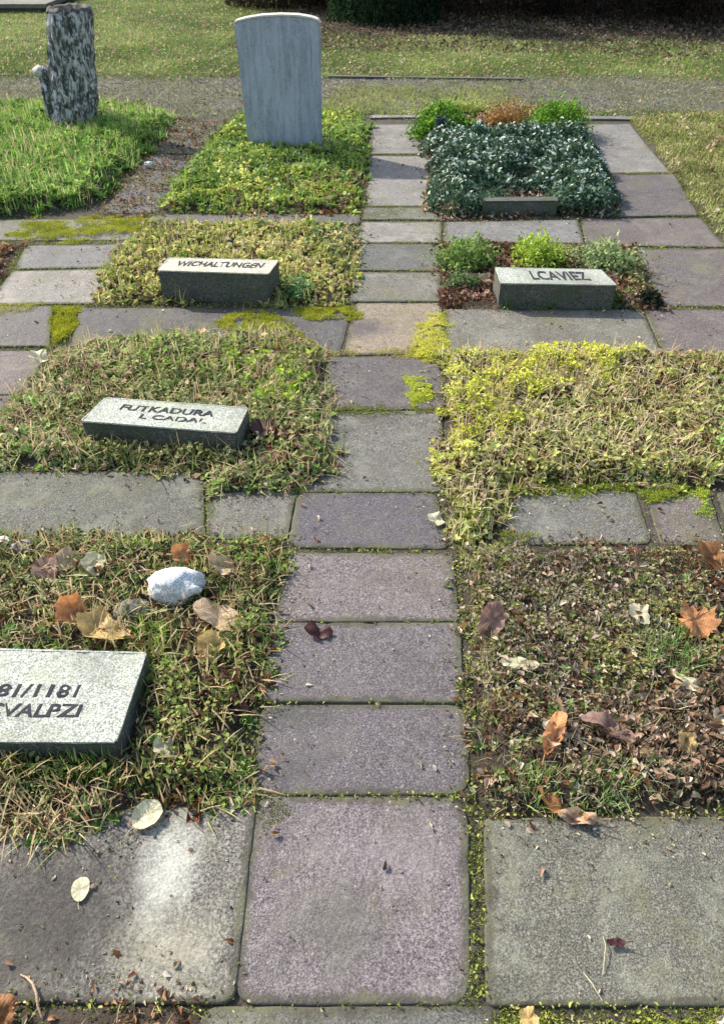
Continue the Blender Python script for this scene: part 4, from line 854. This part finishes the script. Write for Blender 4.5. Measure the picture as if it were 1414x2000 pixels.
clump('small_fern', (585, 580), .10, .08, 500, (.014, .03), [(.05, .12, .04), (.14, .28, .1), (.3, .42, .24)], 'small dark green leafy plant right of the warm coloured marker', 'plant', seed=12, wid=.6)
# dark lantern / vase in front of the left box plant
vx, vy = G(856, 283); ev = empty('grave_vase', (vx, vy, 0), 'small dark teal vase standing in front of the bushy box plant', 'vase')
m_, nt_, b_ = newmat('teal_plastic'); b_.inputs['Base Color'].default_value = (.012, .035, .05, 1); b_.inputs['Roughness'].default_value = .35; M_teal = m_
prf = [(.022, 0), (.024, .01), (.026, .08), (.034, .15), (.038, .16), (.034, .162), (.028, .13)]
V = []; Fc = []
for r, z in prf:
    for i in range(20): V.append((r*math.cos(i*.3142), r*math.sin(i*.3142), z+.03))
for k in range(len(prf)-1):
    for i in range(20): Fc.append((k*20+i, k*20+(i+1) % 20, (k+1)*20+(i+1) % 20, (k+1)*20+i))
mobj('body', V, Fc, M_teal, ev)
# ------------------------------------------------------------------ single leaves, stones
def outline_leaf(kind):
    if kind == 'maple':
        pol = [(0, 0), (.10, .10), (.34, -.02), (.30, .14), (.52, .22), (.40, .34), (.62, .55), (.40, .54), (.36, .68), (.20, .55), (.24, .80), (.12, .78), (0, 1.05)]
        return pol+[(-x*.95, y) for x, y in pol[-2:0:-1]]
    if kind == 'oval': return [(.36*math.sin(a)*(1-.12*math.cos(a)), .5-.5*math.cos(a)) for a in np.linspace(0, 2*math.pi, 29)[:-1]]
    if kind == 'long': return [(.2*math.sin(a)*(1+.1*math.sin(5*a)), .5-.5*math.cos(a)) for a in np.linspace(0, 2*math.pi, 29)[:-1]]
    return [(.42*math.sin(a)*(1+.18*math.sin(3*a+1)+.1*math.sin(7*a)), .5-.5*math.cos(a)*(1+.1*math.sin(4*a))) for a in np.linspace(0, 2*math.pi, 33)[:-1]]
def leafmat(name, c, c2):
    m, nt, b = newmat(name); t = N(nt, 'ShaderNodeTexCoord'); n = noise_(nt, t.outputs['Object'], 55, 5, .7, .3)
    col = ramp(nt, n, [(.36, c2), (.58, c)])
    sx = N(nt, 'ShaderNodeSeparateXYZ'); nt.links.new(t.outputs['Object'], sx.inputs[0])
    def M_(op, a, bb=None):
        q = N(nt, 'ShaderNodeMath', operation=op)
        for i_, v in enumerate((a, bb)):
            if v is None: continue
            if isinstance(v, (int, float)): q.inputs[i_].default_value = v
            else: nt.links.new(v, q.inputs[i_])
        return q.outputs[0]
    ax = M_('ABSOLUTE', sx.outputs[0]); wv = M_('SINE', M_('MULTIPLY', M_('SUBTRACT', sx.outputs[1], M_('MULTIPLY', ax, .8)), 850.))
    vein = M_('MAXIMUM', M_('MULTIPLY', M_('GREATER_THAN', wv, .9), .45), M_('LESS_THAN', ax, .0007))
    col = mix(nt, col, tuple(x*.55 for x in c2), mix(nt, (0, 0, 0), (.28, .28, .28), vein))
    bump(nt, b, wv, .0004, .3)
    brn = noise_(nt, t.outputs['Object'], 120, 5, .75); col = mix(nt, col, tuple(x*.4 for x in c2), mix(nt, (0, 0, 0), ramp(nt, brn, [(.60, 0), (.66, 1)]), .7))
    nt.links.new(col, b.inputs['Base Color']); b.inputs['Roughness'].default_value = .6
    tr = N(nt, 'ShaderNodeBsdfTranslucent'); nt.links.new(col, tr.inputs['Color']); ms = N(nt, 'ShaderNodeMixShader'); ms.inputs[0].default_value = .3
    nt.links.new(b.outputs[0], ms.inputs[1]); nt.links.new(tr.outputs[0], ms.inputs[2]); nt.links.new(ms.outputs[0], nt.nodes['Material Output'].inputs['Surface']); return m
LM = {'orange': leafmat('orange_leaf', (.74, .36, .15), (.5, .18, .06)), 'yellow': leafmat('yellow_leaf', (.72, .62, .30), (.5, .42, .15)),
      'tan': leafmat('tan_leaf', (.62, .46, .30), (.38, .24, .14)), 'brown': leafmat('brown_leaf', (.40, .18, .06), (.18, .08, .03)),
      'pink': leafmat('pinkish_leaf', (.36, .22, .18), (.20, .11, .09)), 'cream': leafmat('cream_leaf', (.74, .70, .48), (.55, .5, .3)), 'dark': leafmat('dark_red_leaf', (.10, .03, .03), (.04, .015, .015)),
      'gold': leafmat('golden_leaf', (.75, .55, .22), (.5, .3, .1))}
def fallen(px, wpx, kind, col, label, yaw=0, curl=.3, tilt=(0, 0), zoff=.0, aspect=1.0):
    x, y = G(*px); dep = y*cp+H*sp; s = wpx/F*dep
    pol = outline_leaf(kind); w = max(p[0] for p in pol)-min(p[0] for p in pol); s = s/max(w, .8)
    pol2 = []
    for i, (a, b) in enumerate(pol):
        a2, b2 = pol[(i+1) % len(pol)]
        for t in (0, .33, .66): pol2.append((a+(a2-a)*t, b+(b2-b)*t))
    sd = random.random()*40; rg = .03 if kind == 'oval' else .09
    pol = []
    for a, b in pol2:
        k = 1+mnoise.noise(Vector((a*14+sd, b*14, 1)))*rg+mnoise.noise(Vector((a*4+sd, b*4, 5)))*rg; pol.append((a*aspect*k, (b-.5)*k))
    n = len(pol); V = []; Fc = []; rings = [1, .66, .33]
    for q in rings:
        for a, b in pol:
            X, Y = a*q, b*q; z = curl*(X*X*1.6)+curl*.5*Y*Y+mnoise.noise(Vector((X*3+sd, Y*3, 0)))*.14*curl*2+mnoise.noise(Vector((X*9+sd, Y*9, 0)))*.03
            V.append((X*s, Y*s, z*s))
    V.append((0, 0, -.02*s))
    for k in range(2):
        for i in range(n): Fc.append((k*n+i, k*n+(i+1) % n, (k+1)*n+(i+1) % n, (k+1)*n+i))
    for i in range(n): Fc.append((2*n+i, 2*n+(i+1) % n, 3*n))
    g = float(HT(np.array([x]), np.array([y]))[0]); onslab = any(sdist(w_, np.array([x]), np.array([y]))[0] > 0 for w_ in SLW)
    e = empty('fallen_leaf', (x, y, (max(g, .002) if onslab else g)+.006+zoff), label, 'leaf', 'single fallen leaves')
    e.rotation_euler = (tilt[0], tilt[1], yaw)
    mobj('blade', V, Fc, LM[col], e)
    L = .35*s; ps = [(0, -.5*s, V[0][2]+.001), (.02*s, -.5*s-L*.5, V[0][2]+.004), (.06*s, -.5*s-L, V[0][2]+.002)]; V = []; r = max(.0006, .012*s)
    for p in ps:
        for k in range(5): V.append((p[0]+r*math.cos(k*1.2566), p[1], p[2]+r*math.sin(k*1.2566)))
    Fc = [(j*5+i, j*5+(i+1) % 5, j*5+5+(i+1) % 5, j*5+5+i) for j in range(2) for i in range(5)]
    if kind in ('maple', 'oval', 'long'): mobj('stalk', V, Fc, LM[col], e)
    return e
fallen((1345, 1232), 105, 'maple', 'orange', 'large bright orange maple leaf in the near right plot', .5, .45, (.35, .1), .028)
fallen((955, 1235), 62, 'long', 'pink', 'pinkish brown leaf standing up beside the long purple slab', -.3, .6, (.9, .2), .03, 1.5)
fallen((1095, 1585), 80, 'long', 'brown', 'curled orange brown leaf at the front edge of the near right plot', 1.0, .7, (.1, .3), .010, .9)
fallen((1125, 1602), 62, 'long', 'tan', 'folded tan leaf on the bottom right slab beside the curled brown leaf', 1.45, .8, (.1, -.2), .006)
fallen((160, 1740), 38, 'oval', 'cream', 'small oval cream yellow leaf lying flat on the large gritty slab', .15, .15, (0, 0), 0)
fallen((290, 1598), 50, 'oval', 'cream', 'broad pale leaf on the far edge of the large gritty slab', -.7, .35, (.05, .1), .006, 1.15)
fallen((152, 1212), 62, 'ragged', 'orange', 'upturned orange brown leaf fragment left of the white stone', .6, .8, (.8, -.3), .025)
fallen((205, 1245), 100, 'ragged', 'gold', 'crumpled golden leaf touching the far edge of the nearest marker', 1.2, .6, (.3, .1), .02, .8)
fallen((415, 1280), 56, 'ragged', 'gold', 'golden leaf right of the nearest marker', -.5, .6, (.5, .3), .02)
fallen((430, 1222), 90, 'long', 'tan', 'long reddish tan leaf in front of the white stone', 1.2, .6, (.2, .2), .016, 1.2)
fallen((360, 1102), 48, 'ragged', 'orange', 'orange leaf tucked behind the white stone', .9, .6, (.6, 0), .022)
fallen((435, 1125), 56, 'ragged', 'tan', 'tan leaf at the right of the white stone', 2.1, .6, (.5, -.2), .02)
fallen((190, 1122), 48, 'ragged', 'cream', 'pale crumpled leaf left behind the white stone', .3, .7, (.4, .3), .02)
fallen((140, 1112), 52, 'ragged', 'tan', 'dull tan leaf beside the pale crumpled leaf', 1.3, .6, (.5, -.3), .018)
fallen((98, 1130), 54, 'ragged', 'pink', 'greyish pink leaf near the left edge behind the nearest marker', .4, .5, (.3, 0), .016)
fallen((325, 1478), 44, 'ragged', 'cream', 'small cream leaf right of the nearest marker', .8, .5, (.3, .3), .016)
fallen((1242, 1216), 46, 'ragged', 'cream', 'pale yellow leaf left of the orange maple leaf', .2, .4, (.2, 0), .014)
fallen((1340, 1352), 54, 'long', 'cream', 'pale leaf below the orange maple leaf', .9, .6, (.2, 0), .014)
fallen((1330, 1470), 46, 'ragged', 'gold', 'yellow leaf among brown leaves of the near right plot', .5, .6, (.5, .2), .02)
fallen((1010, 1312), 60, 'long', 'cream', 'thin pale leaf in the middle of the near right plot', 1.5, .4, (.1, 0), .012)
fallen((1075, 1450), 70, 'long', 'orange', 'narrow orange leaf near the front of the near right plot', -.5, .8, (.3, .1), .022)
fallen((1180, 1440), 80, 'long', 'pink', 'dusky curled leaf in the brown leaf drift', 1.1, .9, (.2, .1), .02)
fallen((1395, 1430), 44, 'long', 'cream', 'pale curled leaf at the right edge of the brown leaf drift', .1, .8, (.3, .1), .02)
fallen((1380, 1110), 70, 'ragged', 'brown', 'brown leaf at the right edge behind the orange maple leaf', .7, .6, (.4, .1), .018)
fallen((80, 706), 40, 'ragged', 'cream', 'whitish leaf at the left corner of the middle left plot', .7, .5, (.3, .1), .012)
fallen((850, 1020), 34, 'ragged', 'cream', 'small pale leaf at the right end of the round cornered purple slab', .7, .4, (.2, .1), .004)
fallen((520, 860), 60, 'ragged', 'dark', 'dark red leaf right of the middle lettered marker', .7, .5, (.3, .1), .02)
fallen((945, 560), 34, 'ragged', 'tan', 'tan leaf left of the right marker', .7, .6, (.5, .1), .02)
fallen((1030, 1996), 40, 'ragged', 'gold', 'bright yellow leaf at the bottom edge of the picture', .7, .4, (.1, .1), .02)
fallen((12, 1985), 60, 'ragged', 'brown', 'red brown leaf in the bottom left corner', .4, .9, (.3, .1), .016)
# shrivelled dark leaf on the path
e_ = fallen((622, 1240), 56, 'ragged', 'dark', 'shrivelled dark red leaf lying on the central path', 1.35, 1.1, (.15, .25), .004, .55)
# stones
def rock(px, w, label, z=.0, mat=M_rock, s=(1, .7, .6), seed=1, grp=None):
    x, y = G(*px); r = w/2/F*(y*cp+H*sp); g = float(HT(np.array([x]), np.array([y]))[0])
    o = blob('stone', (x, y, g+z+r*s[2]*.55), (r*s[0], r*s[1], r*s[2]), mat, None, seed, .35, 4, 1.6); tag(o, label, 'stone', grp); return o
rock((350, 1165), 104, 'large white rounded stone lying in the near left plot', .004, M_rock, (1, .66, .62), 8, 'loose stones in the near left plot')
rock((262, 1198), 70, 'grey flat stone left of the white stone', -.006, SL['pale'], (1, .8, .35), 2, 'loose stones in the near left plot')
rock((50, 1078), 42, 'small pale stone near the left edge behind the dead leaves', 0, SL['pale'], (1, .8, .5), 3, 'loose stones in the near left plot')
rock((8, 1066), 34, 'small white stone cut by the left edge', 0, M_rock, (1, .8, .5), 4, 'loose stones in the near left plot')
rock((292, 330), 16, 'tiny white pebble on the near dark slab by the stump plot', .03, M_rock, (1, .8, .6), 5)
# twig
def twig(pp, r, label, mat):
    P = [Vector((*G(u, v), z)) for u, v, z in pp]; V = []; Fc = []
    c0 = P[0].copy()
    for i, p in enumerate(P):
        t = (P[min(i+1, len(P)-1)]-P[max(i-1, 0)]).normalized(); a = t.cross(Vector((0, 0, 1))).normalized(); b = t.cross(a)
        rr_ = r*(.5+.7*math.sin(math.pi*(i+.5)/len(P)))
        for k in range(7): V.append(tuple(p-c0+a*rr_*math.cos(k*.8976)+b*rr_*math.sin(k*.8976)))
    for j in range(len(P)-1):
        for i in range(7): Fc.append((j*7+i, j*7+(i+1) % 7, j*7+7+(i+1) % 7, j*7+7+i))
    o = mobj('twig', V, Fc, mat, None, tuple(c0)); tag(o, label, 'twig', 'twigs lying on the slabs'); return o
twig([(42, 1905, .004), (55, 1912, .008), (68, 1925, .012), (76, 1945, .014), (78, 1968, .012), (84, 1990, .004)], .0022, 'pale bent twig on the bottom left of the gritty slab', LM['tan'])
twig([(1176, 1830, .004), (1180, 1850, .01), (1178, 1875, .009), (1176, 1905, .003)], .0008, 'thin straw coloured twig on the bottom right slab', LM['cream'])
twig([(1138, 1900, .003), (1155, 1925, .008), (1175, 1955, .003)], .0009, 'thin pale twig near the front edge of the bottom right slab', LM['cream'])
fallen((1200, 1845), 30, 'long', 'dark', 'tiny black leaf fragment on the bottom right slab', 1.5, .6, (0, 0), .001)
# ------------------------------------------------------------------ dark evergreen shrubs in the background
def shrub(name, x, y, r, h, n, P, label, lo=.0, seed=0, size=(.04, .09)):
    e = empty(name, (x, y, 0), label, 'shrub', 'dark shrubs beyond the lawn')
    u = RNG.normal(0, 1, (n, 3)); u /= np.linalg.norm(u, axis=1)[:, None]; q = RNG.random(n)**.3
    lump = .7+.6*fbm(u[:, 0]*3+seed, u[:, 1]*3+u[:, 2]*2.5, 20+seed)
    zf = RNG.random(n)**1.5; Z = lo+zf*h*lump; pr = np.sqrt(np.clip(1-zf**2, .02, 1)); aa = RNG.uniform(0, 6.283, n); qq = RNG.random(n)**.4
    lump = .75+.45*fbm(np.cos(aa)*2.4+seed+9, np.sin(aa)*2.4+zf*4, 21+seed); X = x+np.cos(aa)*qq*r*pr*lump; Y = y+np.sin(aa)*qq*r*pr*lump
    acc = Acc(); leaves(acc, X, Y, Z, size, P, tilt=.8, sc=4, coh=.3, wid=.5, base=-.5); acc.build('crown', M_plant, e, (x, y, 0))
    acc = Acc(); V = []; Fc = []; k = 0
    for s in range(6):
        a = s*1.05+seed; ps = [Vector((0, 0, -.05)), Vector((math.cos(a)*.12, math.sin(a)*.12, .3)), Vector((math.cos(a)*r*.4, math.sin(a)*r*.4, h*.5)), Vector((math.cos(a)*r*.6, math.sin(a)*r*.6, h*.8))]
        for i, p in enumerate(ps):
            rr_ = .035*(1-i*.28)
            for j in range(8): V.append((p.x+rr_*math.cos(j*.785), p.y+rr_*math.sin(j*.785), p.z))
        for i in range(3):
            for j in range(8): Fc.append((k+i*8+j, k+i*8+(j+1) % 8, k+(i+1)*8+(j+1) % 8, k+(i+1)*8+j))
        k += 32
    mobj('trunk', V, Fc, M_cut, e)
EV = [(.010, .022, .010), (.02, .045, .018), (.035, .07, .03)]
DK = [(.012, .010, .008), (.03, .022, .016), (.05, .032, .022), (.03, .04, .02)]
shrub('yew_shrub', .35, 13.0, .85, 2.2, 16000, EV, 'dark green yew reaching down to the lawn, right behind the headstone', 0, 1)
shrub('evergreen_shrub', -1.3, 14.6, .9, 2.4, 12000, DK, 'brownish black shrub directly behind the headstone, leftmost of the dark row', .05, 2)
shrub('evergreen_shrub', 1.9, 13.7, 1.2, 2.6, 15000, DK, 'dark shrub just right of the yew', .1, 3)
shrub('evergreen_shrub', 3.6, 13.3, 1.2, 2.6, 15000, DK, 'dark brown shrub second from the right in the row', .12, 4)
shrub('evergreen_shrub', 5.4, 13.0, 1.3, 2.6, 15000, DK, 'dark shrub in the top right corner', .1, 5)
shrub('evergreen_shrub', 2.8, 15.4, 1.6, 3.0, 15000, DK, 'dark shrub in the second rank seen between its neighbours', .0, 6, (.06, .12))
shrub('evergreen_shrub', .2, 15.6, 1.6, 3.0, 15000, DK, 'dark shrub in the second rank behind the yew', .0, 7, (.06, .12))
shrub('evergreen_shrub', 5.2, 15.6, 1.6, 3.0, 15000, DK, 'dark shrub in the second rank at the far right', .0, 8, (.06, .12))
# ------------------------------------------------------------------ light
EL = R(36); AZ = math.atan2(-.78, .62)
sun = bpy.data.lights.new('sun', 'SUN'); sun.energy = 4.0; sun.angle = R(1.2); sun.color = (1, .94, .84)
so = bpy.data.objects.new('sun', sun); COL.objects.link(so)
d = Vector((math.sin(AZ)*math.cos(EL), math.cos(AZ)*math.cos(EL), math.sin(EL)))
so.rotation_euler = d.to_track_quat('Z', 'Y').to_euler(); so.location = d*30
w = bpy.data.worlds.new('World'); scene.world = w; w.use_nodes = True; nt = w.node_tree
sky = nt.nodes.new('ShaderNodeTexSky'); sky.sky_type = 'NISHITA'; sky.sun_disc = False; sky.sun_elevation = EL; sky.sun_rotation = AZ
sky.air_density = 1.2; sky.dust_density = 2.5
nt.links.new(sky.outputs[0], nt.nodes['Background'].inputs[0]); nt.nodes['Background'].inputs[1].default_value = .15
vs = scene.view_settings; vs.view_transform = 'Standard'; vs.look = 'None'; vs.exposure = 0.72; vs.gamma = 1
scene.render.resolution_x = 723; scene.render.resolution_y = 1024
scene.render.filter_size = 1.9
print('faces', sum(len(o.data.polygons) for o in bpy.data.objects if o.type == 'MESH'))
